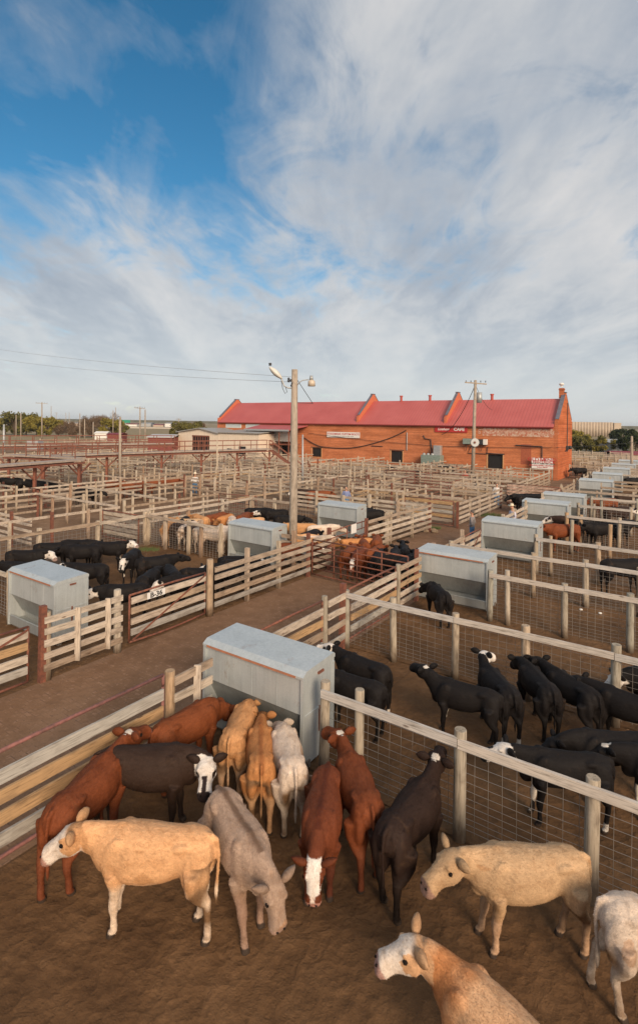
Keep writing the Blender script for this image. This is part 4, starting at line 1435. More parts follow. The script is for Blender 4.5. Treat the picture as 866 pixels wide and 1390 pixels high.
# ------------------------------------------------------------------ grain feeders
def feeder_meshes():
    """local frame: x along the trough, y front to back, z up"""
    L, D, H = 2.42, .98, 1.66
    out = {}
    for k, (x0, x1) in enumerate(((0, .045), (L - .045, L))):
        mb = MB()
        n = [(0.03, .06), (0, .35), (0, H - .06), (.0, H - .03), (D, H + .03), (D, .35), (D - .03, .06)]
        mb.v = [(x0, y, z) for y, z in n] + [(x1, y, z) for y, z in n]
        mb.f = [tuple(range(7))[::-1] if k == 0 else tuple(range(7))[::-1], tuple(range(7, 14))] + [(i, (i + 1) % 7, (i + 1) % 7 + 7, i + 7) for i in range(7)]
        mb.m = [0] * 9
        for xx in ((x0 - .012) if k == 0 else (x1),):
            for yy in (.0, D - .05):
                mb.box((xx, yy, .06), (xx + .012, yy + .05, H - .08))
            mb.box((xx, .05, .9), (xx + .012, D - .05, .94))
        out['end%d' % k] = mb.mesh('end_panel', M_GALV)
    mb = MB()
    for (ya, yb, s) in ((.045, .07, 1), (D - .045, D - .07, -1)):
        # upper panel
        c = sorted((ya, yb))
        mb.box((.047, c[0], .95), (L - .047, c[1], H - .03))
        for x in (.62, 1.22, 1.82):
            mb.box((x - .006, min(c[0], c[0] - .004 * s) if s > 0 else c[1], .95), (x + .006, c[0] if s > 0 else c[1] + .004, H - .05))
    out['upper'] = mb.mesh('upper_panel', M_GALV)
    mb = MB()
    for s in (0, 1):
        y0, y1 = (.07, .37) if not s else (D - .07, D - .37)
        dy = .02 if not s else -.02
        mb.hexa([(.05, y0, .948), (L - .05, y0, .948), (L - .05, y0 + dy, .948), (.05, y0 + dy, .948),
                 (.05, y1, .40), (L - .05, y1, .40), (L - .05, y1 + dy, .40), (.05, y1 + dy, .40)])
    out['hopper'] = mb.mesh('hopper', M_HOPPER)
    mb = MB()
    for s in (0, 1):
        ya, yb = (.03, .07) if not s else (D - .07, D - .03)
        mb.box((.048, ya, .10), (L - .048, yb, .33))
        mb.tube([(.05, (ya + yb) / 2, .345), (L - .05, (ya + yb) / 2, .345)], .022, 8)
    mb.box((.048, .072, .14), (L - .048, D - .072, .20))
    mb.box((.1, D / 2 - .05, .2), (L - .1, D / 2 + .05, .46))
    out['trough'] = mb.mesh('trough', M_HOPPER)
    mb = MB()
    for y in (.12, D - .22): mb.box((-.03, y, 0), (L + .03, y + .1, .138))
    out['skid'] = mb.mesh('skid', M_GREY)
    mb = MB()
    prof = [(-.012, H - .07), (-.012, H - .03), (.10, H + .045), (D - .03, H + .085), (D + .012, H + .05), (D + .012, H - .01)]
    n_ = len(prof)
    mb.v = [(-.012, y, z) for y, z in prof] + [(L + .012, y, z) for y, z in prof]
    mb.f = [tuple(range(n_)), tuple(range(n_, 2 * n_))[::-1]] + [(i, i + n_, (i + 1) % n_ + n_, (i + 1) % n_) for i in range(n_)]
    mb.m = [0] * len(mb.f)
    out['lid'] = mb.mesh('lid', M_GALV)
    mb = MB(); mb.box((.10, -.020, H - .073), (L - .15, -.0125, H - .035)); mb.box((.45, .036, H - .105), (L - .6, .0445, H - .0735))
    out['edge'] = mb.mesh('rusty_edge', M_ORANGERUST)
    mb = MB(); mb.box((L, D * .45, H - .13), (L + .03, D * .62, H - .09)); mb.box((L + .003, D * .5, .5), (L + .02, D * .54, .95))
    out['latch'] = mb.mesh('latch', M_RUST)
    return out
M_ORANGERUST = rust_mat('orange_rust', (0.42, 0.17, 0.09), (0.30, 0.14, 0.09), 5)
FM = feeder_meshes()
first_feeder = None
def feeder(a, b, label, lx=1.0, rust=False, group='galvanised cattle feeders set between the pens'):
    t_ = empty('cattle_feeder', label, 'feeder', P(a, b), group, rz=ANG_B)
    if lx != 1.0 or rust: pass
    for k, nm in (('end0', 'end_panel'), ('end1', 'end_panel'), ('upper', 'upper_panel'), ('hopper', 'hopper'), ('trough', 'trough'), ('skid', 'skid'), ('lid', 'lid'), ('edge', 'rusty_edge'), ('latch', 'latch')):
        if k == 'edge' and not rust: continue
        o = bpy.data.objects.new(nm, FM[k])
        C.objects.link(o)
        o.parent = t_
    t_.scale = (lx, 1, 1)
    return t_
# note: the y axis of the feeder's frame must point along +a
feeder(7.35, -7.75, 'large galvanised feeder with dented pale lid where five calves feed', 1.0, rust=True)
feeder(17.0, -7.55, 'galvanised feeder with a single black calf feeding at its front', rust=True)
feeder(24.2, -7.6, 'galvanised feeder behind the man in the plaid shirt')
feeder(31.9, -7.7, 'galvanised feeder beside the man in the white cowboy hat')
feeder(36.2, -7.5, 'galvanised feeder just behind the one beside the white hatted man')
FB = [(47.8, 'grey feeder past the rusty striped gate, first of the distant feeders'), (55.3, 'small grey feeder in the distant line, second past the rusty striped gate'), (63.2, 'small grey feeder in the distant line, third past the rusty striped gate'), (71, 'tiny grey feeder at the far end of the line by the wooden pole'), (79, 'tiny pale feeder in front of the low maroon roof')]
for a_, lb in FB:
    feeder(a_, -7.1, lb)
feeder(7.55, -16.0, 'galvanised feeder with rust streaked lid behind the fence panel by gate B-36', rust=True)
feeder(16.6, -16.1, 'galvanised feeder at the foot of the wooden lamp pole')
feeder(23.5, -16.2, 'galvanised feeder behind the red cattle bunched at the rusty alley gate')

# ------------------------------------------------------------------ near right-hand alley line (b = -7.45)
BR = -7.45
gate(2.2, BR, 6.12, BR, 'long gate of four weathered boards beside the rust coloured calf, nearest to the camera', nb=4, top=1.36, pipe_top=1.56,
     m_frame=M_PURPLERUST, mats=[M_GREY, M_FRESH, M_FRESH, M_GREY], brace=False, off=-1, bh=.19)
board_fence(6.3, BR, 7.2, BR, 'short board fence panel at the left end of the large nearest feeder', posts=[0], kinds=['round'], nb=4, mats=[M_FARBOARD, M_FARBOARD, M_GREY, M_GREY], battens=(.55,), off=-1, top=1.5)
gate(8.45, BR, 11.05, BR, 'gate of four pale boards just behind the large nearest feeder', nb=4, top=1.38, pipe_top=1.52, mats=[M_FARBOARD, M_FRESH, M_FARBOARD, M_GREY], brace=False, off=-1, bh=.17)
board_fence(11.2, BR, 12.0, BR, 'short board panel between two gates behind the nearest feeder', posts=[0, 1], kinds=['round', 'rust'], nb=4, mats=[M_FARBOARD, M_FARBOARD, M_BOARD, M_GREY], off=-1, top=1.5)
gate(12.35, BR, 15.15, BR, 'gate of four boards left of the pen where one black calf feeds', nb=4, top=1.38, pipe_top=1.5, mats=[M_FARBOARD, M_FARBOARD, M_FRESH, M_GREY], brace=False, off=-1, bh=.17)
board_fence(15.3, BR, 16.9, BR, 'short board panel meeting the feeder with the black calf', posts=[0, .9], kinds=['round', 'rust'], nb=5, off=-1, top=1.5)
board_fence(18.2, BR, 21.2, BR, 'board fence panel along the alley behind the feeder with the black calf', nb=5, off=-1)
gate(21.4, BR, 23.5, BR, 'short slanted-looking board gate beside the man in plaid', nb=4, top=1.35, mats=[M_FARBOARD], off=-1)
for (a0, a1, lb) in ((25.4, 29.0, 'board fence panel along the alley behind the plaid-shirted man'), (29.3, 31.7, 'board panel that the white hatted man leans over'), (33.1, 36, 'board panel between two feeders past the white hatted man'),
                     (37.5, 42, 'low board fence by the rusty striped gate'), (42.2, 47.5, 'board fence leading to the first distant feeder'), (49, 55, 'board fence between distant feeders near the building corner'),
                     (56.6, 63, 'board fence between distant feeders past the building corner'), (64.5, 71, 'far board fence beside the small grey feeders'), (72.5, 79, 'farthest board fence beside the small grey feeders')):
    board_fence(a0, BR, a1, BR, lb, nb=5, off=-1, lod=1 if a0 > 37 else 0)

# cross fences of the right-hand pens
FG = 'rail and wire fences dividing the right-hand pens'
wire_fence([(7.5, b) for b in (-4.98, -4.3, -2.62, -0.92, 0.85, 2.6, 4.4)], 'nearest wire fence with a long whitewashed rail behind the tan calf', FG, top=1.52, dens=.195, w=.0048)
wire_fence([(12.15, b) for b in (-7.4, -6.0, -4.4, -2.8, -1.1, 0.65, 2.4)], 'second wire fence, crossing behind the group of black calves', FG, w=.0048)
wire_fence([(16.35, b) for b in (-4.85, -4.32, -2.75, -1.15, .5, 2.2)], 'third wire fence, starting at the feeder with the single black calf', FG, w=.0055)
wire_fence([(19.5, b) for b in (-7.3, -4.3, -2.65, -1.1, .5)], 'fourth wire fence, its rail passing in front of the feeder by the plaid-shirted man', FG, w=.0065)
wire_fence([(22.7, b) for b in (-4.9, -4.35, -2.65, -1.1, .4)], 'wire fence starting at the right end of the feeder by the plaid-shirted man', FG, w=.0075)
for (a_, b_) in ((27.3, -4.35), (27.2, -2.75)):
    tag(put_post(P(a_, b_), None, 'round'), 'free standing brown post by the rust coloured cow, %s the feeders' % ('closer to' if b_ < -4 else 'farther from'), 'post', 'loose posts in the pen')
for (a_, bb, lb) in ((29.4, (-4.9, -4.3, -2.6, -1.2), 'wire fence starting at the feeder by the white hatted man'), (33.6, (-5.0, -4.2, -2.4), 'wire fence just beyond the feeder by the white hatted man'),
                (37.8, (-4.9, -4.3, -2.4), 'wire fence behind the feeder pair past the white hatted man')):
    wire_fence([(a_, b) for b in bb], lb, FG, w=.012, dens=.24)
k = 0
for a_ in (41.2, 45.2, 51, 58, 66, 73, 81):
    k += 1
    board_fence(a_, -5.2 if a_ != 41.2 else -7.2, a_ + .01, -.6, ['board fence just past the rusty striped gate', 'second board fence past the rusty striped gate', 'third board fence past the rusty striped gate', 'fourth board fence past the rusty striped gate',
                'board fence by the third distant feeder', 'board fence by the fourth distant feeder', 'farthest board fence before the maroon roof'][k - 1], 'distant cross fences right of the alley', nb=3 if a_ < 50 else 4, lod=1, off=-1)
# the rusty striped gate across the alley
gate(41.0, -11.0, 40.6, -7.2, 'rusty white striped gate standing across the alley near the building corner', nb=6, top=1.6, mats=[simple('peeling_white_and_rust', (0.50, 0.33, 0.25), .8, var=.5, scale=3)], brace=True, off=-1, bh=.15)

# ------------------------------------------------------------------ left line of the alley (b = -12)
BL_ = -12.0
gate(2.6, BL_, 6.1, BL_, 'board gate with a rusty frame at the far left edge, left of gate B-36', nb=4, top=1.32, mats=[M_FARBOARD, M_FRESH, M_FARBOARD, M_GREY], off=-1, bh=.17)
board_fence(6.42, BL_, 8.45, BL_, 'short board fence panel with two upright battens in front of the left feeder', posts=[0, .06, .97], kinds=['rust', 'round', 'round'], nb=5, off=-1, mats=[M_FARBOARD], battens=(.38, .78), top=1.5)
g836 = gate(8.72, BL_, 11.4, BL_, 'board gate with a diagonal brace and a white tag painted B-36', nb=4, top=1.34, mats=[M_FARBOARD, M_BOARD, M_FARBOARD, M_GREY], off=-1, bh=.17, sag=.05)
# tag
v = lerp(P(8.72, BL_), P(11.4, BL_), .30)
side = P(1, 0) ; 
tp = empty('gate_tag_carrier', '', '', (0, 0, 0)); bpy.data.objects.remove(tp)
mb = MB(); mb.box((-.30, -.008, -.085), (.30, 0, .085))
tg = bpy.data.objects.new('number_tag', mb.mesh('number_tag', M_SIGNW)); C.objects.link(tg); tg.parent = g836
nrm = (P(0, 1) - P(0, 0)).normalized()
tg.location = v + nrm * .072 + Vector((0, 0, 1.235)) - gpos(g836)
tg.rotation_euler = (0, 0, ANG_A)
text('B-36', .19, 'lettering', M_DARKSTEEL, tg, (0, -.012, -.005), bold=.004, sx=1.15)
wood_post = put_post(P(11.6, BL_), None, 'round', 1.15, 1.05); tag(wood_post, 'thick round gate post between gate B-36 and the five board fence', 'post')
board_fence(11.72, BL_, 16.8, BL_, 'five board fence running along the alley beneath the lamp pole', posts=[.31, .64, 1.0], kinds=['square', 'square', 'rust'], nb=5, off=-1, mats=[M_FARBOARD, M_FARBOARD, M_BOARD, M_FARBOARD, M_GREY], top=1.5)
gate(16.85, -11.85, 16.7, -7.75, 'rusty pipe gate across the alley holding back the red and black cattle', nb=6, top=1.42, boards=False, brace=False, mid=(.25, .5, .75), m_frame=M_RUST)
board_fence(17.0, BL_, 18.1, BL_ + .1, 'short board panel left of the rusty pipe gate', posts=[1], kinds=['rust'], nb=5, off=-1)
gs = gate(18.2, -11.9, 21.2, -12.0, 'rusty pipe gate with a white square plate above the red cattle', nb=5, top=1.5, boards=False, brace=False, mid=(.45,))
mb = MB(); v = lerp(P(18.2, -11.9), P(21.2, -12), .62) + nrm * .05
o = MB(); o.box((-.22, -.008, -.2), (.22, 0, .2)); pl = bpy.data.objects.new('plate', o.mesh('plate', M_WHITE)); C.objects.link(pl); pl.parent = gs; pl.location = v + Vector((0, 0, 1.38)) - gpos(gs); pl.rotation_euler = (0, 0, ANG_A)
board_fence(21.35, BL_, 28.0, -11.7, 'five board fence with paired posts right of the white plated gate', posts=[0, .28, .33, .68, 1.0], kinds=['rust', 'square', 'square', 'square', 'rust'], nb=5, off=-1, top=1.55)
# left pens: wire fences
LG = 'rail and wire fences round the black cattle pens on the left'
wire_fence([(a_, -21.3) for a_ in (3.5, 6.0, 8.6, 11.2, 13.8, 16.3)], 'wire fence with a pale rail along the far side of the black cattle pen', LG, w=.009, kinds=['square'] * 6, rail_mat=M_FARBOARD)
wire_fence([(16.35, b) for b in (-21.2, -19.9, -18.3, -17.5, -16.3)], 'wire fence with a pale rail between the black cattle and the cream cattle', LG, w=.009, kinds=['square'] * 5, rail_mat=M_FARBOARD)
wire_fence([(7.7, b) for b in (-21.2, -18.9, -16.2)], 'wire fence left of the feeder with the rust streaked lid', LG, w=.008, rail_mat=M_FARBOARD)
board_fence(16.9, -13.5, 16.9, -12.1, 'short board panel between the lamp pole feeder and the alley fence', nb=5, posts=[.5])
wire_fence([(a_, -21.3) for a_ in (16.5, 19, 21.5, 23.9)], 'wire fence along the far side of the cream cattle pen', LG, w=.010, kinds=['square'] * 4, rail_mat=M_FARBOARD)
wire_fence([(23.9, b) for b in (-21.2, -19.5, -18, -16.4)], 'wire fence left of the feeder behind the red cattle', LG, w=.010, kinds=['square'] * 4, rail_mat=M_FARBOARD)
board_fence(28.0, -21.3, 28.0, -12.0, 'five board fence across the yard behind the far left feeder', nb=5, posts=[0, .2, .42, .62, .82])

# ------------------------------------------------------------------ the maze of pens beyond
n_f = 0
ZB = ['left of the lamp pole', 'between the lamp pole and the windows', 'below the cafe sign', 'near the utility pole']
def zone(p):
    x = HX + FPX * p.x / p.y
    if x < 130: zx = 'left under the rusty catwalk'
    elif x < 260: zx = 'left of the white hatted handler'
    elif x < 390: zx = 'left of the wooden lamp pole'
    elif x < 510: zx = 'below the white wall sign'
    elif x < 610: zx = 'below the wall cooler'
    else: zx = 'by the utility pole foot'
    return zx
def maze_fence(a0, b0, a1, b1, force=None):
    global n_f
    mid = P((a0 + a1) / 2, (b0 + b1) / 2)
    p, q = P(a0, b0), P(a1, b1)
    if not (in_view(p, 1.05) or in_view(q, 1.05)): return
    zx = zone(mid)
    D = mid.y
    dist = 'near row' if D < 30 else ('middle row' if D < 44 else 'far row')
    k = rng.random()
    kind_ = force or ('b' if k < .8 else 'g')
    al = 'running along the alleys' if abs(a1 - a0) > abs(b1 - b0) else 'crossing between the alleys'
    if kind_ == 'g' and (p - q).length < 5:
        if rng.random() < .5:
            gate(a0, b0, a1, b1, 'weathered board gate, %s of pens, %s' % (dist, zx), nb=5, top=1.42, group='board gates in the maze of pens, %s, %s' % (dist, zx), mats=[M_FARBOARD, M_BOARD], diag=rng.choice((-1, 1)))
        else:
            gate(a0, b0, a1, b1, 'rusty pipe gate, %s of pens, %s' % (dist, zx), nb=5, top=1.42, boards=False, brace=False, mid=(.5,), group='pipe gates in the maze of pens, %s, %s' % (dist, zx))
    else:
        L = (p - q).length
        n = max(1, round(L / 1.75))
        posts = [i / n for i in range(n)]
        t = board_fence(a0, b0, a1, b1, 'board fence %s, %s, %s' % (al, dist, zx), 'pen fences in the maze, %s, %s, %s' % (al, dist, zx), posts=posts,
                    kinds=[('rust' if rng.random() < .12 else 'square') for _ in posts], nb=rng.choice((4, 5, 5)), lod=1, top=rng.uniform(1.45, 1.62), off=rng.choice((-1, 1)), name='pen_fence', bh=.12, rails=rng.choice((0, 0, 1, 2)) if abs(a1 - a0) < 2 else rng.choice((0, 0, 0, 2)))
    n_f += 1
# beyond the left pens
for i, b_ in enumerate((-24.2, -32.5, -35.5, -44.0, -47.0, -55.5, -58.5, -67.0, -70.0)):
    a_ = 2.0
    while a_ < 58:
        maze_fence(a_, b_, a_ + 7.4, b_, 'b' if rng.random() < .93 else 'g')
        a_ += 7.6
strips = [(-32.5, -24.2), (-44.0, -35.5), (-55.5, -47.0), (-67.0, -58.5)]
for (b0, b1) in strips:
    a_ = 4.5 + rng.uniform(0, 2)
    while a_ < 58:
        maze_fence(a_, b0 + .1, a_, b1 - .1)
        a_ += rng.choice((2.6, 3.2, 3.8, 4.6))
for (b0, b1) in ((-24.2, -21.3), (-35.5, -32.5), (-47.0, -44.0)):
    a_ = 8 + rng.uniform(0, 3)
    while a_ < 56:
        maze_fence(a_, b0 + .1, a_ + rng.uniform(-.8, .8), b1 - .1, 'g')
        a_ += rng.uniform(7, 12)
# between the cross alley and the building
gate(30.0, -14.2, 29.8, -11.0, 'weathered board gate with a rusty frame and brace beside the plaid-shirted man', nb=5, top=1.5, mats=[M_FRESH, M_BOARD, M_GREY], diag=-1)
board_fence(29.9, -10.8, 39.0, -10.9, 'long five board fence along the alley between the two men', nb=5, off=-1, ends='square', kinds=['rust', 'square', 'square', 'square', 'rust'], posts=[0, .25, .45, .7, 1])
board_fence(41.2, -11.0, 47.0, -11.0, 'board fence along the alley past the rusty striped gate', nb=5, off=-1)
board_fence(47.2, -11.0, 56.0, -11.0, 'board fence along the alley nearing the building corner', nb=5, off=-1, lod=1)
lines = [-15.2, -19.4, -21.3, -25.0, -29.0]
for b_ in (-15.2, -19.4):
    a_ = 31.0
    while a_ < 58:
        maze_fence(a_, b_, a_ + 4.6, b_)
        a_ += 4.8
for (b0, b1) in ((-15.2, -11.1), (-19.4, -15.2), (-24.2, -19.5)):
    a_ = 30.6 + rng.uniform(0, 2)
    while a_ < 58.5:
        maze_fence(a_, b0 + .1, a_ + rng.uniform(-.4, .4), b1 - .1)
        a_ += rng.choice((2.2, 2.8, 3.6))
print('maze fences', n_f)
# far beyond on the left: long low runs, and pens past the building on the right
k = 0
for a_ in range(62, 104, 7):
    for b_ in (-118, -104, -90, -76, -62):
        p, q = P(a_, b_), P(a_ + rng.uniform(-1, 1), b_ + 13)
        if in_view(p, 1.1) or in_view(q, 1.1):
            if HX + FPX * max(p.x / p.y, q.x / q.y) > 300: continue
            board_fence(a_, b_, a_, b_ + 13, 'dull brown fence in the flat lots beyond the rusty catwalk', 'distant fences before the tree line', posts=[0, .25, .5, .75], nb=3, lod=1, name='pen_fence')
            if (a_ // 7) % 2 == 0:
                board_fence(a_, b_, a_ + 7, b_, 'short brown fence joining the long runs in the flat lots', 'distant joining fences before the tree line', posts=[0, .5], nb=4, lod=1, name='pen_fence')
for a_ in (60, 66, 73, 80, 88, 97, 106):
    for (b0, b1) in ((-11.0, -7.6), (-4.9, 3)):
        if a_ > 62:
            board_fence(a_ + 1.5, b0, a_ + 1.5, b1, 'dark board fence in the far lots right of the brick building', 'far fences right of the brick building', posts=[0, .5, 1], nb=5, lod=1, name='pen_fence')
    if a_ > 72:
        board_fence(a_, -20, a_, -11.5, 'dark board fence behind the building corner, far lots', 'far fences behind the building corner', posts=[0, .25, .5, .75, 1], nb=5, lod=1, name='pen_fence')
# ------------------------------------------------------------------ rusty catwalks over the pens
def catwalk(pts, label, h=3.0, wdt=1.1, rail=True, braces=True, sup=5.0, deck_m=None):
    t_ = empty('catwalk', label, 'catwalk', (pts[0][0], pts[0][1], 0))
    mbd = MB()
    hand = MB()
    for i in range(len(pts) - 1):
        p, q = Vector((pts[i][0], pts[i][1], h)), Vector((pts[i + 1][0], pts[i + 1][1], h))
        d = (q - p).normalized()
        L = (q - p).length
        s = Vector((-d.y, d.x, 0))
        mbd.beam(p, q, wdt, .12)
        mb = MB(); mb.beam(p + s * wdt / 2 + Vector((0, 0, -.2)), q + s * wdt / 2 + Vector((0, 0, -.2)), .08, .14); mb.beam(p - s * wdt / 2 + Vector((0, 0, -.2)), q - s * wdt / 2 + Vector((0, 0, -.2)), .08, .14)
        mb.build('girder', M_RUST, t_)
        n = max(1, round(L / sup))
        for j in range(1 if i else 0, n + 1):
            c = p + d * (L * j / n)
            mb = MB()
            mb.beam((c.x, c.y, -.02), (c.x, c.y, h - .32), .18, .18)
            for sg in (-1, 1):
                if braces: mb.beam((c.x, c.y, h - 1.2), tuple(c + d * sg * 1.0 + Vector((0, 0, -.34))), .08, .08)
            mb.build('support', M_REDOX, t_)
        if rail:
            for sg in (-1, 1):
                for z in (.5, 1.0):
                    hand.beam(p + s * sg * wdt / 2 + Vector((0, 0, z)), q + s * sg * wdt / 2 + Vector((0, 0, z)), .045, .045)
                nn = max(1, round(L / 2.2))
                for j in range(nn + 1):
                    c = p + d * (L * j / nn) + s * sg * wdt / 2
                    hand.beam(c, c + Vector((0, 0, 1.03)), .06, .06, up=(1, 0, 0))
    mbd.build('deck', deck_m or M_GREYWOOD, t_)
    if rail: hand.build('handrail', M_REDOX, t_)
    return t_
M_GREYWOOD = simple('silvered_planks', (0.36, 0.29, 0.24), .85, var=.2, scale=4)
c0, c1 = at(-25, 634, 3.0), at(108, 624, 3.0)
catwalk([(c0.x, c0.y), (c1.x, c1.y)], 'near rusty catwalk with grey plank deck at the left edge', rail=False, sup=4.2)
p0, p1, p2, p3 = at(13, 617.5, 3.0), at(110, 622, 3.0), at(220, 613.5, 3.0), at(366, 609.5, 3.0)
catwalk([(p0.x, p0.y), (p1.x, p1.y)], 'short ramp of rusty catwalk joining the long one at the left', sup=5)
catwalk([(at(58, 619, 3.0).x, at(58, 619, 3.0).y), (p2.x, p2.y), (p3.x, p3.y)], 'long rusty catwalk with handrails running past the cream shed')
q0, q1 = at(-20, 605, 3.2), at(235, 602, 3.2)
catwalk([(q0.x, q0.y), (q1.x, q1.y)], 'farthest rusty catwalk with handrails beyond the other two', h=3.2, sup=6)
# stairs at the catwalk end
st = empty('catwalk_stairs', 'rusty steel stairs leading down from the catwalk beside the brick wall', 'stairs', (p3.x, p3.y, 0))
mb = MB(); e_ = p3 + Vector((4.2, -.6, -3.0)); 
for sg in (-.5, .5): mb.beam(p3 + Vector((0, sg, 0)), e_ + Vector((0, sg, .05)), .08, .25)
mb.build('stringer', M_RUST, st)
mb = MB()
for i in range(12):
    c = lerp(p3, e_, (i + .5) / 12); mb.box((c.x - .15, c.y - .5, c.z), (c.x + .15, c.y + .5, c.z + .04))
mb.build('treads', M_RUST, st)
mb = MB()
for sg in (-.5, .5):
    mb.beam(p3 + Vector((0, sg, 1)), e_ + Vector((0, sg, 1)), .06, .06)
    for i in range(5):
        c = lerp(p3, e_, i / 4) + Vector((0, sg, 0)); mb.beam(c, c + Vector((0, 0, 1)), .05, .05, up=(1, 0, 0))
mb.build('handrail', M_REDOX, st)

# ------------------------------------------------------------------ lamp pole
LP_ = at(397, 768)
lamp = empty('lamp_pole', 'tall wooden pole carrying a white street lamp and a bell shaped yard light', 'lamp pole', (LP_.x, LP_.y, 0))
HT = CAMH + (HY - 502) / FPX * LP_.y
mb = MB(); mb.tube([(LP_.x, LP_.y, -.05), (LP_.x + .01, LP_.y, 3), (LP_.x - .01, LP_.y, 6), (LP_.x - .02, LP_.y, HT)], [.175, .165, .145, .125], 16)
mb.build('pole', M_POLE, lamp, smooth=True)
u = LP_.y / FPX
def lp(px_, py_, dy=0): return (LP_.x + (px_ - 396.5) * u, LP_.y + dy, CAMH + (HY - py_) * u)
mb = MB(); mb.tube([lp(394, 527.5), lp(387, 527), lp(382, 524.5), lp(378, 515), lp(376.5, 512)], [.03, .03, .03, .035, .04], 8)
mb.build('arm', M_GREYMETAL, lamp, smooth=True)
mb = MB(); mb.tube([lp(384, 526), lp(386, 533, -.05), lp(383.5, 535, -.05), lp(380, 528, -.05), lp(378, 518, -.03)], .012, 6); mb.build('cable', M_CABLE, lamp)
mb = MB()
a_, b_ = Vector(lp(379, 515)), Vector(lp(361.5, 499))
pts = [lerp(a_, b_, t) for t in (0, .1, .28, .5, .75, .93, 1.0)]
mb.tube(pts, [.05, .10, .17, .21, .17, .10, .04], 16, flat=.6)
h = mb.build('lamp_head', simple('lamp_housing_white', (0.66, 0.64, 0.58), .45, var=.1), lamp, smooth=True)
mb = MB(); mb.tube([lerp(a_, b_, .93) + Vector((0, 0, .09)), lerp(a_, b_, .93) + Vector((-.01, 0, .2))], .06, 8); mb.build('photocell', M_DARKSTEEL, h)
mb = MB(); mb.tube([lp(399, 524), lp(403, 519), lp(407, 516.5), lp(415, 515.5)], .022, 8); mb.build('arm', M_GREYMETAL, lamp, smooth=True)
mb = MB(); mb.tube([lp(418.5, 510), lp(418.5, 516)], [.06, .085], 12); hh = mb.build('lamp_cap', M_GREYMETAL, lamp, smooth=True)
mb = MB(); mb.tube([lp(419, 516), lp(419, 518), lp(419, 524.5)], [.09, .15, .155], 16, cap=True); mb.build('lamp_shade', simple('yard_light_lens', (0.55, 0.46, 0.36), .4, var=.12), lamp, smooth=True)
mb = MB()
for (x, y) in ((391, 517), (393, 521), (388, 515), (392, 524), (388, 518)):
    mb.ell(lp(x, y, -.05), (.05, .05, .06), 8, 6)
mb.beam(lp(386, 517.5), lp(395, 517.5), .03, .03)
mb.build('insulators', M_DARKSTEEL, lamp)
mb = MB(); mb.tube([lp(399.5, 516), lp(421, 547.5, .5)], .012, 6); mb.tube([lp(398, 547, .05), lp(421, 547, .5)], .012, 6); mb.build('guy_wire', M_CABLE, lamp)

def cable(pts, label, rad=.02, sag=0.0, n=24, m=None, name='overhead_wire'):
    mb = MB()
    P_ = []
    for i in range(len(pts) - 1):
        a, b = Vector(pts[i]), Vector(pts[i + 1])
        for j in range(n + (1 if i == len(pts) - 2 else 0)):
            t = j / n
            v = lerp(a, b, t); v.z -= sag * 4 * t * (1 - t)
            P_.append(v)
    mb.tube(P_, rad, 5, cap=False)
    o = mb.build(name, m or M_CABLE)
    tag(o, label, 'wire')
    return o
M_PALEWIRE = simple('weathered_wire', (0.36, 0.38, 0.40), .6, .1)
topL = Vector(lp(391, 512)); topL2 = Vector(lp(391, 519))
cable([far(-60, 465, 44), topL], 'upper overhead wire running from the left edge to the lamp pole', .008, sag=.25, m=M_PALEWIRE)
cable([far(-60, 478, 44), topL2], 'lower overhead wire running from the left edge to the lamp pole', .008, sag=.35, m=M_PALEWIRE)

# ------------------------------------------------------------------ utility poles
def upole(x, ybase, ytop, Y, label, arms=1, rad=.15, tr=False, group=None, lean=0.0, m=None, fan=False, aw=1.1):
    """a pole whose foot and head are seen at ybase and ytop"""
    b = far(x, ybase, Y); t = far(x + lean, ytop, Y)
    root = empty('utility_pole', label, 'pole', (b.x, b.y, 0), group)
    mb = MB(); mb.tube([(b.x, b.y, -.05), lerp(Vector((b.x, b.y, 0)), t, .5), t], [rad, rad * .9, rad * .7], 10)
    mb.build('pole', m or M_POLE, root, smooth=True)
    for i in range(arms):
        z = t.z - .25 - i * 1.2
        mb = MB(); mb.beam((t.x - aw, t.y - .12, z), (t.x + aw, t.y - .12, z - .15), .1, .12)
        mb.build('crossarm', M_POLE, root)
        for sx_ in (-.9, -.45, .45, .9):
            mb = MB(); mb.tube([(t.x + sx_ * aw, t.y - .12, z + .02), (t.x + sx_ * aw, t.y - .12, z + .2)], [.05, .035], 6); mb.build('insulator', M_DARKSTEEL, root)
    if tr:
        mb = MB(); mb.tube([(t.x + .42, t.y, t.z - 2.3), (t.x + .42, t.y, t.z - 1.25)], .27, 12); mb.build('transformer', M_GREYMETAL, root, smooth=True)
    return root
ub = at(642, 652)
up_ = upole(641, 650, 516, 54, 'tall leaning utility pole with a transformer in front of the brick wall', arms=1, rad=.19, tr=True, lean=4)
# round fan on the pole
v = far(643.5, 600.5, 53.6)
mb = MB(); mb.tube([(v.x, v.y, v.z), (v.x, v.y - .25, v.z)], [.42, .42], 20); o = mb.build('round_reflector', M_GREYMETAL, up_)
mb = MB(); mb.tube([(v.x - .05, v.y - .26, v.z), (v.x - .05, v.y - .30, v.z)], [.12, .12], 12); mb.build('hub', M_RUST, o)
bl_ = lambda px_, py_: bld.matrix_basis @ Vector((fx(px_), -.15, zf(px_, py_)))
tp_ = far(645, 522, 54)
cable([tp_, bl_(600, 590)], 'drooping black cable from the utility pole down to the cafe sign', .035, sag=1.0)
cable([tp_, bl_(668, 560) + Vector((0, 0, 0.3))], 'thin cable from the utility pole to the red roof', .02, sag=.5)
cable([bl_(414, 594), bl_(436, 606), bl_(478, 608), bl_(520, 598), bl_(552, 584)], 'thick black cable hanging across the brick wall below the white sign', .055, sag=.12, n=10)
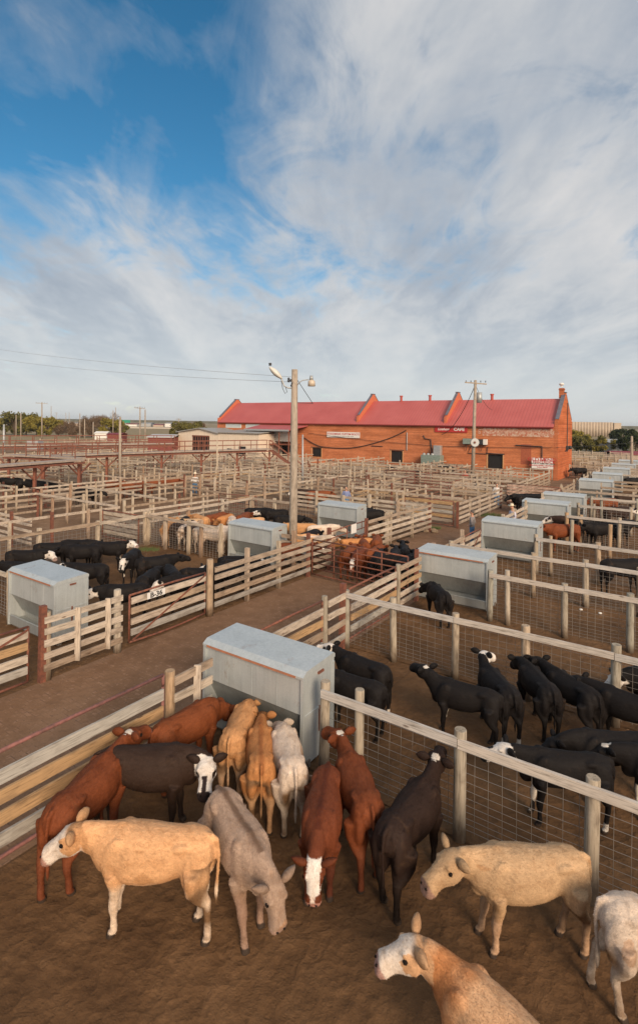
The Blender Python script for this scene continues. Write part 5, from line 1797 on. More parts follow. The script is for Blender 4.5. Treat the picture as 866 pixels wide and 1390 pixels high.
cable([bl_(420, 588), bl_(552, 602), bl_(640, 606), bl_(750, 607)], 'thin wire strung level across the whole brick wall', .022, sag=.1)
cable([bl_(750, 607) + Vector((0.3, -.3, 0)), far(866, 600, 60)], 'thin wire from the brick corner to the pole at the right edge', .02, sag=.1)
# other poles in the yard
for (x, yb, yt, Y, lb, kw) in (
    (411, 668, 590, 44, 'thin pale steel post just right of the lamp pole', dict(arms=0, rad=.09, m=M_GREYMETAL)),
    (295, 655, 598, 52, 'thin pale post in front of the cream shed corner', dict(arms=0, rad=.09, m=M_PALEPOST)),
    (857, 640, 592, 62, 'bare wooden pole standing at the right edge by the small feeders', dict(arms=0, rad=.17)),
    (57.5, 590, 546, 150, 'tall crossarm pole above the yellow green trees at left', dict(arms=1, rad=.2, aw=1.7)),
    (29, 592, 561, 130, 'pale thin pole between the yellow green trees at left', dict(arms=0, rad=.15)),
    (22.5, 592, 563, 140, 'shorter pole left of the yellow green trees', dict(arms=0, rad=.15)),
    (6, 600, 576, 90, 'stubby white pole at the left edge', dict(arms=0, rad=.2, m=M_GREYMETAL)),
    (70, 585, 551, 260, 'thin dark mast right of the tall crossarm pole', dict(arms=0, rad=.18)),
    (109, 592, 561, 140, 'thin pole left of the bare trees', dict(arms=0, rad=.14)),
    (115.5, 590, 569, 150, 'short pole beside the bare trees', dict(arms=0, rad=.16)),
    (127, 592, 573, 130, 'short post in front of the bare trees', dict(arms=0, rad=.16)),
    (154, 590, 557, 160, 'thin pole right of the bare trees', dict(arms=0, rad=.15)),
    (157.5, 588, 553, 200, 'slim mast right of the bare trees', dict(arms=0, rad=.14)),
    (163.5, 656, 566, 46, 'tall slim pole rising out of the pens left of centre', dict(arms=0, rad=.13)),
    (190.5, 600, 552, 110, 'crossarm pole left of the cream shed', dict(arms=1, rad=.16, aw=1.1)),
    (197.5, 600, 556, 105, 'plain pole paired with the crossarm pole left of the cream shed', dict(arms=0, rad=.15)),
    (90, 584, 560, 420, 'left one of three distant lattice masts', dict(arms=0, rad=.22)),
    (94.5, 584, 560, 420, 'right one of three distant lattice masts', dict(arms=0, rad=.22)),
    (77, 584, 560, 400, 'lone distant mast by the tree gap', dict(arms=1, rad=.2, aw=1.5)),
    (243, 592, 568, 180, 'small pole with a dish behind the cream shed', dict(arms=1, rad=.15, aw=.9))):
    upole(x, yb, yt, Y, lb, **kw)

# ------------------------------------------------------------------ trees
M_LEAFS = []
for nm, cc in (('yellow_green_leaves', (0.20, 0.165, 0.035)), ('olive_leaves', (0.12, 0.11, 0.032)), ('bare_twigs', (0.17, 0.115, 0.075)), ('dark_leaves', (0.035, 0.045, 0.018))):
    m, n, l, b = mat(nm)
    t = N(n, 'ShaderNodeTexCoord')
    f = noise_tex(n, l, t.outputs['Object'], .9, 4, .6)
    r = ramp(n, [(0.3, tuple(x * .55 for x in cc)), (.55, cc), (0.75, tuple(x * 1.6 for x in cc))])
    l.new(f, r.inputs[0]); l.new(r.outputs[0], b.inputs['Base Color'])
    b.inputs['Roughness'].default_value = .8
    b.inputs['Specular IOR Level'].default_value = .1
    M_LEAFS.append(m)
M_BARK = simple('tree_bark', (0.09, 0.06, 0.04), .9)
def tree(x, ybase, ytop, Y, mi, label, wid=1.0, seed=0, nleaf=2600, leaf=.32, group='trees beyond the yards'):
    r = random.Random(seed)
    b = far(x, ybase, Y); t = far(x, ytop, Y)
    Hh = t.z
    Wd = Hh * .75 * wid
    root = empty('tree', label, 'tree', (b.x, b.y, 0), group)
    mb = MB()
    mb.tube([(b.x, b.y, -.05), (b.x + .1, b.y, Hh * .3), (b.x, b.y + .1, Hh * .55), (b.x - .1, b.y, Hh * .85)], [Hh * .035, Hh * .028, Hh * .018, Hh * .006], 7)
    cl = []
    for i in range(16):
        an = r.uniform(0, 6.28); rr_ = Wd * r.uniform(.3, .8); z = Hh * r.uniform(.18, .9)
        rr_ *= math.sqrt(max(.15, 1 - ((z / Hh - .5) / .55) ** 2))
        c = Vector((b.x + math.cos(an) * rr_, b.y + math.sin(an) * rr_ * .9, z))
        cl.append((c, Hh * r.uniform(.12, .24)))
        mb.tube([(b.x, b.y, Hh * r.uniform(.2, .5)), lerp(Vector((b.x, b.y, z * .8)), c, .6), c], [Hh * .014, Hh * .009, Hh * .003], 5)
    cl.append((Vector((b.x, b.y, Hh * .8)), Hh * .2))
    mb.build('trunk', M_BARK, root)
    mb = MB()
    for i in range(nleaf):
        c, rad = r.choice(cl)
        v = Vector((r.gauss(0, 1), r.gauss(0, 1), r.gauss(0, 1))).normalized() * rad * (r.random() ** .4) * r.uniform(.7, 1.15)
        p = c + v
        if p.z < .2: continue
        s = leaf * r.uniform(.5, 1.3)
        u1 = Vector((r.uniform(-1, 1), r.uniform(-1, 1), r.uniform(-1, 1))).normalized()
        u2 = u1.orthogonal().normalized()
        if mi == 2: s1, s2 = s * 2.2, s * .12
        else: s1, s2 = s, s * .7
        mb.face([p - u1 * s1, p + u2 * s2, p + u1 * s1, p - u2 * s2])
    mb.build('crown', M_LEAFS[mi], root)
TN = ['yellow green tree', 'olive green tree', 'bare twiggy tree', 'dark green tree']
for i, (x, yb, yt, Y, mi, w, lb) in enumerate((
    (8, 591, 566, 200, 0, 1.2, 'yellowish low tree at the left edge of the tree line'), (20, 591, 560, 190, 1, 1.1, 'tall olive tree near the left edge'), (36, 591, 561, 195, 1, 1.1, 'broad olive tree left of the tall crossarm pole'),
    (50, 591, 566, 185, 0, 1.2, 'bright yellow green tree at the foot of the tall crossarm pole'), (64, 591, 566, 190, 0, 1.3, 'bright yellow green tree just right of the tall crossarm pole'), (80, 591, 569, 195, 2, 1.3, 'bare reddish tree right of the yellow green trees'),
    (90, 592, 572, 190, 2, 1.2, 'low bare tree beside the gap in the tree line'), (112, 592, 568, 180, 2, 1.2, 'bare tree left of the white trailer'), (125, 592, 565, 185, 2, 1.2, 'larger bare tree behind the white trailer'),
    (141, 592, 563, 180, 2, 1.3, 'widest bare tree above the white trailer'), (150, 592, 568, 170, 0, 1.0, 'bare tree with a green underskirt by the maroon sheds'), (165, 592, 575, 220, 1, 1.1, 'small olive tree by the green road sign'),
    (246, 596, 573, 150, 1, 1.2, 'dark bush left of the cream shed'), (258, 594, 573, 160, 1, 1.5, 'rounded olive tree behind the cream shed roof'), (270, 592, 575, 170, 2, 1.2, 'bare bush behind the cream shed roof'),
    (782, 608, 584, 130, 0, 1.5, 'yellow green tree against the ribbed silo block'), (795, 608, 590, 125, 1, 1.7, 'olive bush in front of the ribbed silo block'), (818, 608, 595, 125, 0, 1.6, 'low yellow bush between the silo block and white shed'),
    (852, 606, 584, 150, 3, 1.3, 'dark tree behind the white shed'), (862, 610, 588, 120, 3, 1.5, 'dark tree at the right edge'), (843, 600, 581, 190, 3, 1.2, 'dark tree top right of the silo block'))):
    tree(x, yb, yt, Y, mi, lb, w, seed=i + 3, leaf=.26 if Y < 150 else .34)
# ------------------------------------------------------------------ far buildings
def box_thing(name, label, cat, x0, x1, ytop, ybase, Y, depth, m, roof_m=None, ribs=0, rise=0.0, flat=False, group=None, roof_over=.2):
    a, b = far(x0, ybase, Y), far(x1, ybase, Y)
    z1 = far((x0 + x1) / 2, ytop, Y).z
    z0 = 0.0
    root = empty(name, label, cat, (a.x, a.y, 0), group)
    mb = MB(); mb.box((a.x, a.y, z0 - .02), (b.x, a.y + depth, z1))
    mb.build('wall', m, root)
    if ribs:
        mb = MB()
        W_ = b.x - a.x
        for i in range(ribs):
            xx = a.x + W_ * (i + .5) / ribs
            mb.tube([(xx, a.y, z0), (xx, a.y, z1 + .25)], W_ / ribs * .52, 12)
        mb.build('rib', m, root, smooth=True)
    if roof_m:
        mb = MB()
        ym = a.y + depth / 2
        o_ = roof_over
        for s in (0, 1):
            y0 = a.y - o_ if not s else a.y + depth + o_
            mb.hexa([(a.x - o_, y0, z1), (b.x + o_, y0, z1), (b.x + o_, ym, z1 + rise), (a.x - o_, ym, z1 + rise), (a.x - o_, y0, z1 + .12), (b.x + o_, y0, z1 + .12), (b.x + o_, ym, z1 + rise + .12), (a.x - o_, ym, z1 + rise + .12)])
        mb.build('roof', roof_m, root)
    return root
M_CONC = simple('silo_concrete', (0.44, 0.36, 0.28), .9, var=.1, scale=.3)
s_ = box_thing('grain_silo', 'large ribbed concrete grain silo block on the right horizon', 'silo', 775, 831, 573.5, 600, 330, 24, M_CONC, ribs=14)
a, b = far(831, 600, 330), far(840.5, 600, 330)
mb = MB(); mb.box((a.x, a.y - 1.5, 0), (b.x, a.y + 24, far(835, 574, 330).z)); mb.build('end_tower', M_CONC, s_)
box_thing('metal_shed', 'white metal shed with a grey roof near the right edge', 'shed', 828, 852, 602, 612, 125, 10, simple('white_shed_sheet', (.62, .62, .60), .6, var=.08), M_GREYMETAL, rise=.8)
box_thing('low_shed', 'low maroon roofed shed behind the farthest feeders', 'shed', 834, 872, 617.5, 623, 98, 4, M_GREYWOOD, simple('maroon_roof', (.20, .03, .035), .6), rise=.5)
M_MAROON = MATS['maroon_roof']
box_thing('white_trailer', 'white round topped trailer parked below the bare trees', 'trailer', 129, 145, 588.5, 592, 150, 3, M_WHITE, M_WHITE, rise=.5)
box_thing('low_shed', 'low maroon shed right of the white trailer', 'shed', 146, 163, 590, 595, 130, 5, simple('maroon_wall', (.20, .05, .04), .7), M_MAROON, rise=.3)
box_thing('open_shed', 'maroon open shed with a pale roof left of the cream shed', 'shed', 201, 234, 594, 606, 82, 6, MATS['maroon_wall'], simple('pale_tin_roof', (.55, .52, .50), .5, .2), rise=.35)
box_thing('water_tank', 'pale blue grey metal tank lying in the far lots at left', 'tank', 37, 52, 598, 603, 100, 2, M_GREYMETAL)
box_thing('road_bridge', 'long pale road bridge on the left horizon', 'bridge', 160, 235, 580, 583, 400, 10, simple('bridge_concrete', (.5, .45, .38), .9))
box_thing('flat_building', 'pale low building seen in the gap of the tree line', 'building', 88, 106, 574.5, 579, 420, 12, simple('pale_plaster', (.5, .4, .32), .9), M_GREYMETAL, rise=.5)
for i, (x0, x1, yt) in enumerate(((170, 186, 576), (192, 205, 575), (208, 222, 577), (224, 232, 575), (236, 246, 577))):
    box_thing('flat_building', ['low white building beneath the green road sign', 'low grey building left of the pole pair on the horizon', 'low tan building right of the pole pair on the horizon', 'small white building left of the cream shed on the horizon', 'small tan building nearest the cream shed on the horizon'][i],
              'building', x0, x1, yt, 582, 520, 14, [M_WHITE, M_GREYMETAL, MATS['pale_plaster']][i % 3], M_GREYMETAL if i % 2 else M_MAROON, rise=.8)
v = far(171, 572, 330)
rs = empty('road_sign', 'small green overhead road sign on the left horizon', 'sign', (v.x, v.y, 0))
mb = MB(); mb.box((v.x - 2.8, v.y, v.z - .9), (v.x + 2.8, v.y + .2, v.z + .9)); mb.build('sign_board', simple('road_green', (.02, .25, .16), .6), rs)
mb = MB(); mb.beam((v.x, v.y + .3, 0), (v.x, v.y + .3, v.z), .3, .3); mb.build('post', M_GREYMETAL, rs)
# low rolling land at the horizon
mb = MB()
nn = 80
for i in range(nn):
    x0, x1 = -1600 + 40 * i, -1600 + 40 * (i + 1)
    h0_ = 7 + 7 * noise.noise(Vector((x0 * .004, 0, 3))) ; h1_ = 7 + 7 * noise.noise(Vector((x1 * .004, 0, 3)))
    mb.hexa([(x0, 1500, -1), (x1, 1500, -1), (x1, 2600, -1), (x0, 2600, -1), (x0, 1500, max(1, h0_)), (x1, 1500, max(1, h1_)), (x1, 2600, max(1, h1_)), (x0, 2600, max(1, h0_))])
m, n, l, b = mat('distant_woodland')
t = N(n, 'ShaderNodeTexCoord'); f = noise_tex(n, l, t.outputs['Object'], .03, 6, .7); r = ramp(n, [(.35, (.06, .065, .035)), (.65, (.16, .14, .09))]); l.new(f, r.inputs[0]); l.new(r.outputs[0], b.inputs['Base Color']); b.inputs['Roughness'].default_value = 1
tag(mb.build('hills', m), kind='structure')
# haze: even pale air over the whole plain
mb = MB(); mb.box((-1900, -80, -1.6), (1900, 2900, 24))
m = bpy.data.materials.new('haze_air'); m.use_nodes = True
nt = m.node_tree; nt.nodes.remove(nt.nodes['Principled BSDF'])
pv = nt.nodes.new('ShaderNodeVolumePrincipled'); pv.inputs['Color'].default_value = (.80, .86, .92, 1); pv.inputs['Density'].default_value = .00016; pv.inputs['Anisotropy'].default_value = .2
nt.links.new(pv.outputs[0], nt.nodes['Material Output'].inputs['Volume'])
HAZE = True
if HAZE: tag(mb.build('haze', m), kind='stuff')
# ------------------------------------------------------------------ calves in the nearest pen
G1 = 'calves in the nearest pen'
V = 0.0155
def ctr(px_, py_, z): 
    v = at(px_, py_, z); return (v.x, v.y)
make_cow((-1.93, 6.27), 176, 'cream', 'cream calf with a white face standing side on in front of the dark brown calf', G1, s=1.04, vox=V, fur=34000, hsz=1.04, neck_p=16, neck_l=.35, neck_y=7, head_p=-38, head_y=4, step=(.0, .10, -.10, .10), fat=1.06, seed=1)
make_cow((-3.05, 7.27), 77, 'rust', 'rust red calf with a white poll walking away along the board gate', G1, s=1.05, vox=V, fur=34000, neck_p=24, neck_y=-4, head_p=-16, head_y=-10, step=(.1, -.1, -.10, .08), seed=2)
make_cow((-2.38, 7.78), 4, 'darkbrown', 'dark brown calf with a white blazed face turned to the camera', G1, s=1.05, vox=V, fur=34000, neck_p=8, neck_y=-30, head_p=-40, head_y=-58, step=(.05, -.05, .05, -.06), fat=1.05, seed=3)
make_cow((-2.12, 9.0), 54, 'rustplain', 'rust red calf feeding at the left end of the large feeder', G1, s=.98, vox=V, fur=34000, neck_p=-8, neck_y=-4, head_p=-55, low=.12, seed=4)
make_cow((-1.24, 8.95), 83, 'tan', 'tan calf seen from behind feeding in the middle of the large feeder', G1, s=.95, vox=V, fur=34000, neck_p=-12, neck_y=8, head_p=-50, head_y=30, low=.12, step=(0, 0, -.05, .08), seed=5)
make_cow((-.84, 8.32), 97, 'tanorange', 'orange tan calf seen from behind between the tan calf and the white calf', G1, s=.93, vox=V, fur=34000, neck_p=2, neck_y=-6, head_p=-28, step=(0, 0, .12, -.08), seed=6, fat=.96)
make_cow((-.42, 8.22), 103, 'white', 'off-white calf seen from behind at the right end of the large feeder', G1, s=.96, vox=V, fur=34000, neck_p=-6, neck_y=4, head_p=-42, low=.08, step=(0, 0, .05, -.04), seed=7)
make_cow((-.90, 6.50), -58, 'greybrown', 'grey brown calf walking toward the camera with lowered head', G1, s=1.0, vox=V, fur=34000, neck_p=-4, neck_y=6, head_p=-74, head_y=-2, low=.0, step=(-.05, .16, .05, -.1), fat=1.04, seed=8)
make_cow((.12, 7.0), -97, 'rustwhite', 'dark red calf facing the camera with a bright white forehead', G1, s=.97, vox=V, fur=34000, neck_p=-8, neck_y=0, head_p=-78, low=.03, step=(-.04, .06, 0, .05), fat=1.02, seed=9)
make_cow((.60, 7.48), 102, 'rust', 'rust red calf beside the wire fence looking away over its shoulder', G1, s=.99, vox=V, fur=34000, neck_p=26, neck_y=6, head_p=-14, head_y=20, step=(0, 0, -.1, .1), seed=10)
make_cow((1.30, 6.98), 54, 'blackbrown', 'blackish brown calf standing with its rump to the camera by the wire fence', G1, s=1.0, vox=V, fur=34000, neck_p=28, neck_y=6, head_p=-8, head_y=6, step=(0, .05, .12, -.06), seed=11)
make_cow((2.42, 6.12), 180, 'buff', 'shaggy buff calf standing side on below the whitewashed rail', G1, s=.97, vox=V, fur=34000, hsz=1.12, neck_p=14, neck_y=6, head_p=-32, head_y=16, step=(.02, .12, -.06, .12), fat=1.06, seed=12)
make_cow((1.60, 4.45), 132, 'redcream', 'cream calf with a ginger neck and white face in the nearest corner', G1, s=1.0, vox=V, fur=34000, neck_p=24, neck_y=22, head_p=-28, head_y=24, step=(0, .05, 0, -.05), seed=13)
make_cow((3.72, 5.30), -18, 'white', 'pale cream calf cut off by the right edge of the nearest pen', G1, s=1.0, vox=V, fur=34000, neck_p=10, head_p=-30, step=(0, 0, -.22, .05), seed=14)

# ------------------------------------------------------------------ black calves behind the nearest wire fence
G2 = 'black calves in the second pen on the right'
V2 = 0.022
make_cow((.95, 11.15), 140, 'blackmott', 'black calf with a white marked face looking over behind the large feeder', G2, fat=.92, s=.95, vox=V2, neck_p=30, neck_y=8, head_p=-15, seed=21)
make_cow((.70, 10.35), 150, 'black', 'black calf half hidden behind the right end of the large feeder', G2, fat=.92, s=.95, vox=V2, neck_p=-20, head_p=-60, low=.1, seed=22)
make_cow((2.80, 10.1), 150, 'blackpoll', 'black calf with a pale poll standing side on facing the feeder', G2, fat=.92, s=.95, vox=V2, neck_p=42, neck_y=-4, head_p=-10, head_y=-20, step=(0, .1, -.05, .1), seed=23)
make_cow((3.58, 10.50), 98, 'blackbald', 'black calf seen from behind turning its white face to the right', G2, fat=.92, s=.95, vox=V2, neck_p=44, neck_y=-10, head_p=-22, head_y=-50, step=(0, 0, .05, -.05), seed=24)
make_cow((4.42, 10.62), 93, 'black', 'slim black calf seen from behind, left of the pair by the second fence', G2, fat=.92, s=.95, vox=V2, neck_p=4, head_p=-40, seed=25)
make_cow((4.98, 10.45), 110, 'black', 'black calf seen from behind, right of the pair by the second fence', G2, fat=.92, s=.95, vox=V2, neck_p=20, head_p=-20, step=(0, 0, -.06, .06), seed=26)
make_cow((5.75, 9.85), 133, 'black', 'large black calf walking away at the right edge of the second pen', G2, fat=.92, s=.95, vox=V2, neck_p=14, head_p=-20, step=(.1, 0, .1, -.1), seed=27)
make_cow((6.95, 10.9), 185, 'blackbald', 'black calf with a white face peeping in at the right edge', G2, fat=.92, s=.95, vox=V2, neck_p=-5, head_p=-45, seed=28)
make_cow((3.72, 8.02), 172, 'blackmott', 'black calf with a mottled white face right behind the nearest wire fence', G2, fat=.92, s=.95, vox=V2, neck_p=22, neck_y=0, head_p=-22, step=(0, .05, 0, .08), seed=30)
make_cow((4.72, 8.55), 176, 'black', 'black calf with lowered head half hidden behind the whitewashed rail', G2, fat=.92, s=.95, vox=V2, neck_p=-10, head_p=-40, seed=31)
make_cow((5.35, 8.1), 165, 'blackpoll', 'black calf with a white topped head near the right end of the whitewashed rail', G2, fat=.92, s=.95, vox=V2, neck_p=4, head_p=-35, seed=32)
make_cow((3.68, 16.15), 98, 'black', 'lone black calf feeding at the second feeder', None, fat=.92, s=.95, vox=V2, neck_p=-4, neck_y=18, head_p=-40, low=.06, seed=33)
c = ctr(764, 720, 1.1)
make_cow((c[0] + .1, c[1] + .4), 182, 'rust', 'rust red cow standing behind the feeder and loose posts', None, s=1.15, vox=.03, neck_p=8, head_p=-30, seed=34, cat='cow', name='cow')

# ------------------------------------------------------------------ left pens: (x, y of the back in the picture, heading, coat, label)
G3 = 'black cattle in the left pen'
V3 = 0.032
L3 = [
 (38, 746, 6, 'blackbald', 10, -30, 'black steer with a white face at the far left of the pen'),
 (75, 736, 12, 'black', 0, -30, 'black steer behind the white faced one at the far left'),
 (112, 738, 184, 'black', 5, -30, 'black steer in the middle of the left bunch'),
 (150, 735, 8, 'blackbald', 25, -20, 'black steer with a white blazed face raised by the wire fence'),
 (66, 722, 2, 'black', 4, -20, 'black steer standing against the wire fence at far left'),
 (118, 764, 178, 'blackbald', 18, -40, 'black steer with a white face just behind the rust streaked feeder'),
 (178, 748, -88, 'blackmott', 12, -55, 'black calf with a mottled face walking straight toward the camera'),
 (214, 754, 30, 'black', 10, -20, 'black steer standing side on in the middle of the pen'),
 (206, 774, 84, 'black', 6, -30, 'black steer seen from behind in the middle of the pen'),
 (166, 792, 195, 'blackbald', 6, -38, 'black steer with a white face right behind gate B-36'),
 (240, 768, 120, 'black', -10, -40, 'black steer bending down beside the gate post'),
 (268, 772, 5, 'black', 6, -30, 'black steer side on behind the gate post'),
 (252, 780, 188, 'blackbald', -6, -50, 'black steer with a lowered white face above gate B-36'),
 (326, 768, 184, 'blackbald', 4, -38, 'black steer with a white face left of the fence middle'),
 (352, 760, 4, 'black', 0, -30, 'black steer behind the upper part of the five board fence'),
 (372, 768, 6, 'blackbald', -4, -40, 'black steer with a white face low behind the five board fence'),
 (30, 762, 176, 'black', 4, -30, 'black steer partly hidden by the rust streaked feeder'),
]
sp3 = spread([[*ctr(q[0], q[1], 1.15), q[2]] for q in L3], 7.7, 15.4, -21.2, -12.1, keep=((7.55, 8.55, -16.1, -13.5),))
for i, (x, y, hd_, ct, np_, hp_, lb) in enumerate(L3):
    c = sp3[i]
    make_cow(c, hd_, ct, lb, G3, s=.98, vox=V3, neck_p=np_, head_p=hp_, seed=40 + i, cat='steer', name='steer', head_y=-40 if (ct.startswith('blackb') and abs(hd_) < 20) else (30 if ct == 'blackbald' else 0))
G4 = 'mixed cattle in the pen behind the black cattle'
L4 = [
 (168, 702, 78, 'white', 0, -30, 'pale cream calf seen from behind through the wire fence'),
 (214, 706, 92, 'tan', 10, -30, 'tan calf seen from behind near the pen corner'),
 (196, 712, -90, 'blackbald', 0, -50, 'dark calf with a white face behind the wire fence'),
 (240, 710, 60, 'darkbrown', 0, -30, 'brown calf behind the wire fence'),
 (262, 716, 10, 'darkbrown', 0, -30, 'dark brown calf left of the cream calf'),
 (292, 717, 2, 'white', 6, -34, 'cream calf standing side on behind the pen corner'),
 (308, 716, -20, 'white', -4, -45, 'cream calf with lowered head left of the lamp pole feeder'),
 (272, 720, 6, 'white', 4, -34, 'cream calf left of the pair by the lamp pole feeder'),
 (250, 706, 186, 'buff', 0, -30, 'buff calf in the back left of the mixed bunch'),
 (274, 700, 130, 'tan', 4, -30, 'tan calf at the back left of the mixed bunch'),
 (290, 698, 60, 'rustplain', 4, -30, 'rust coloured calf in the mixed bunch, beside the tan one'),
 (306, 700, 250, 'tanorange', 0, -40, 'orange calf in the middle of the mixed bunch'),
 (318, 703, -80, 'white', 0, -40, 'cream calf facing out of the mixed bunch'),
 (328, 698, 75, 'rustplain', 0, -20, 'rust coloured calf at the right end of the mixed bunch'),
 (340, 704, 215, 'cream', 0, -20, 'cream calf with a white face beside the feeder back'),
 (352, 690, 2, 'black', 0, -20, 'black calf behind the mixed bunch'),
 (372, 692, 184, 'blackbald', 6, -20, 'black calf with a white face left of the lamp pole'),
 (392, 700, 6, 'black', 0, -20, 'black calf passing behind the lamp pole'),
 (410, 712, 176, 'tan', 10, -30, 'tan calf just right of the lamp pole'),
 (420, 722, 60, 'black', -6, -50, 'black calf below the tan calf right of the lamp pole'),
 (438, 712, 20, 'white', -4, -30, 'cream calf left of the far left feeder'),
 (408, 728, 4, 'cream', 6, -30, 'cream calf with a white face by the alley fence corner'),
 (434, 738, 178, 'tan', 2, -40, 'tan calf low behind the short board panel'),
 (452, 732, 10, 'white', 0, -34, 'cream calf beside the white plated gate'),
 (398, 742, 12, 'rustwhite', 0, -40, 'red calf with a white face behind the last fence bay'),
]
sp4 = spread([[*ctr(q[0], q[1], 1.15), q[2]] for q in L4], 16.4, 23.9, -21.2, -12.1, keep=((16.6, 17.6, -16.2, -13.5), (23.5, 24.5, -16.3, -13.7)), it=30, gap=.42)
for i, (x, y, hd_, ct, np_, hp_, lb) in enumerate(L4):
    c = sp4[i]
    make_cow(c, hd_, ct, lb, G4, s=1.02, vox=.036, neck_p=np_, head_p=hp_, seed=70 + i)
G5 = 'cattle bunched behind the rusty alley gate'
L5 = [(474, 742, 70, 'rustplain', 10, -20, 'rust red calf at the left of the alley bunch'), (486, 730, 95, 'rustplain', 16, -20, 'rust red calf at the back of the alley bunch'), (500, 728, 80, 'rustplain', 6, -30, 'rust red calf rear on at the top of the alley bunch'),
      (492, 746, 250, 'rustwhite', -10, -60, 'red calf with a white face lowered behind the alley gate'), (508, 742, 60, 'rustplain', 0, -30, 'rust red calf beside the first black one'), (478, 728, 200, 'tanorange', 10, -20, 'lighter orange calf beside the white plate'),
      (524, 750, 75, 'black', 10, -20, 'black calf next to the red ones in the alley'), (538, 746, 80, 'black', 14, -20, 'black calf in the middle of the alley bunch'), (552, 742, 85, 'black', 20, -10, 'black calf with raised ears at the right of the alley bunch'),
      (540, 762, 60, 'black', 0, -30, 'black calf nearest the alley gate'), (520, 766, 175, 'black', 0, -30, 'black calf pressed along the alley gate'), (560, 752, 100, 'black', 4, -30, 'black calf beside the corner feeder')]
sp5 = spread([[*ctr(q[0], q[1], 1.15), q[2]] for q in L5], 17.0, 22, -12.0, -7.5, gap=.42)
for i, (x, y, hd_, ct, np_, hp_, lb) in enumerate(L5):
    c = sp5[i]
    make_cow(c, hd_, ct, lb, G5, s=.98, vox=.032, neck_p=np_, head_p=hp_, seed=100 + i)
# farther cattle
G6 = 'distant cattle in the far pens'
L6 = [(706, 672, 200, 'black', 'black cattle at the left of the dark group beyond the white hatted man'), (716, 674, 10, 'black', 'black cattle in the middle of the dark group beyond the white hatted man'), (727, 672, 185, 'black', 'black cattle at the right of the dark group beyond the white hatted man'),
      (486, 692, 20, 'black', 'black steer resting behind the feeder and five board fence'), (500, 694, 190, 'black', 'black steer behind the paired fence posts'),
      (160, 655, 5, 'rustplain', 'rust cow left in the row pen under the white hatted handler'), (180, 656, 180, 'rustplain', 'rust cow middle in the row pen by the white hatted handler'), (200, 654, 8, 'rustplain', 'rust cow right in the row pen by the white hatted handler'),
      (230, 650, 0, 'rust', 'rust cow close to the white hatted handler'), (40, 652, 0, 'black', 'black cow under the near catwalk'), (15, 650, 185, 'black', 'black cow at the left edge under the catwalk'), (66, 655, 4, 'black', 'black cow right of the catwalk support'),
      (120, 665, 0, 'black', 'black cow in the middle of the left maze'), (432, 668, 10, 'rustplain', 'rust cow behind the boards right of the lamp pole'), (416, 666, 170, 'darkbrown', 'brown cow behind the boards right of the lamp pole'),
      (598, 632, 10, 'black', 'black cow against the brick wall below the cooler'), (606, 634, 170, 'black', 'second black cow against the brick wall below the cooler'), (560, 640, 10, 'black', 'black cow in the pens left of the cooler'), (540, 634, 170, 'black', 'black cow below the tan trimmed window'),
      (770, 703, 170, 'darkbrown', 'brown cow beside the feeders past the loose posts'), (790, 706, 5, 'black', 'black cow in the pen past the loose posts'), (815, 712, 184, 'black', 'black cow in the right pen behind the third fence'), (838, 708, 4, 'black', 'black cow at the right edge behind the loose posts'),
      (838, 690, 4, 'darkbrown', 'brown cow in the narrow far pen at the right edge'), (820, 678, 180, 'rustplain', 'rust cow in the far pen at the right'), (850, 672, 4, 'darkbrown', 'brown cow in the farthest visible pen at right'),
      (800, 644, 4, 'darkbrown', 'brown cow left of the small far feeders'), (786, 636, 184, 'black', 'black cow just past the building corner'), (860, 650, 184, 'black', 'black cow right of the small far feeders'), (846, 762, 5, 'black', 'black calf deep in the right pen at the edge')]
for i, (x, y, hd_, ct, lb) in enumerate(L6):
    c = ctr(x, y, 1.2)
    make_cow(c, hd_, ct, lb, G6, s=1.12, vox=.05, neck_p=5, head_p=-35, seed=130 + i, cat='cow', name='cow')

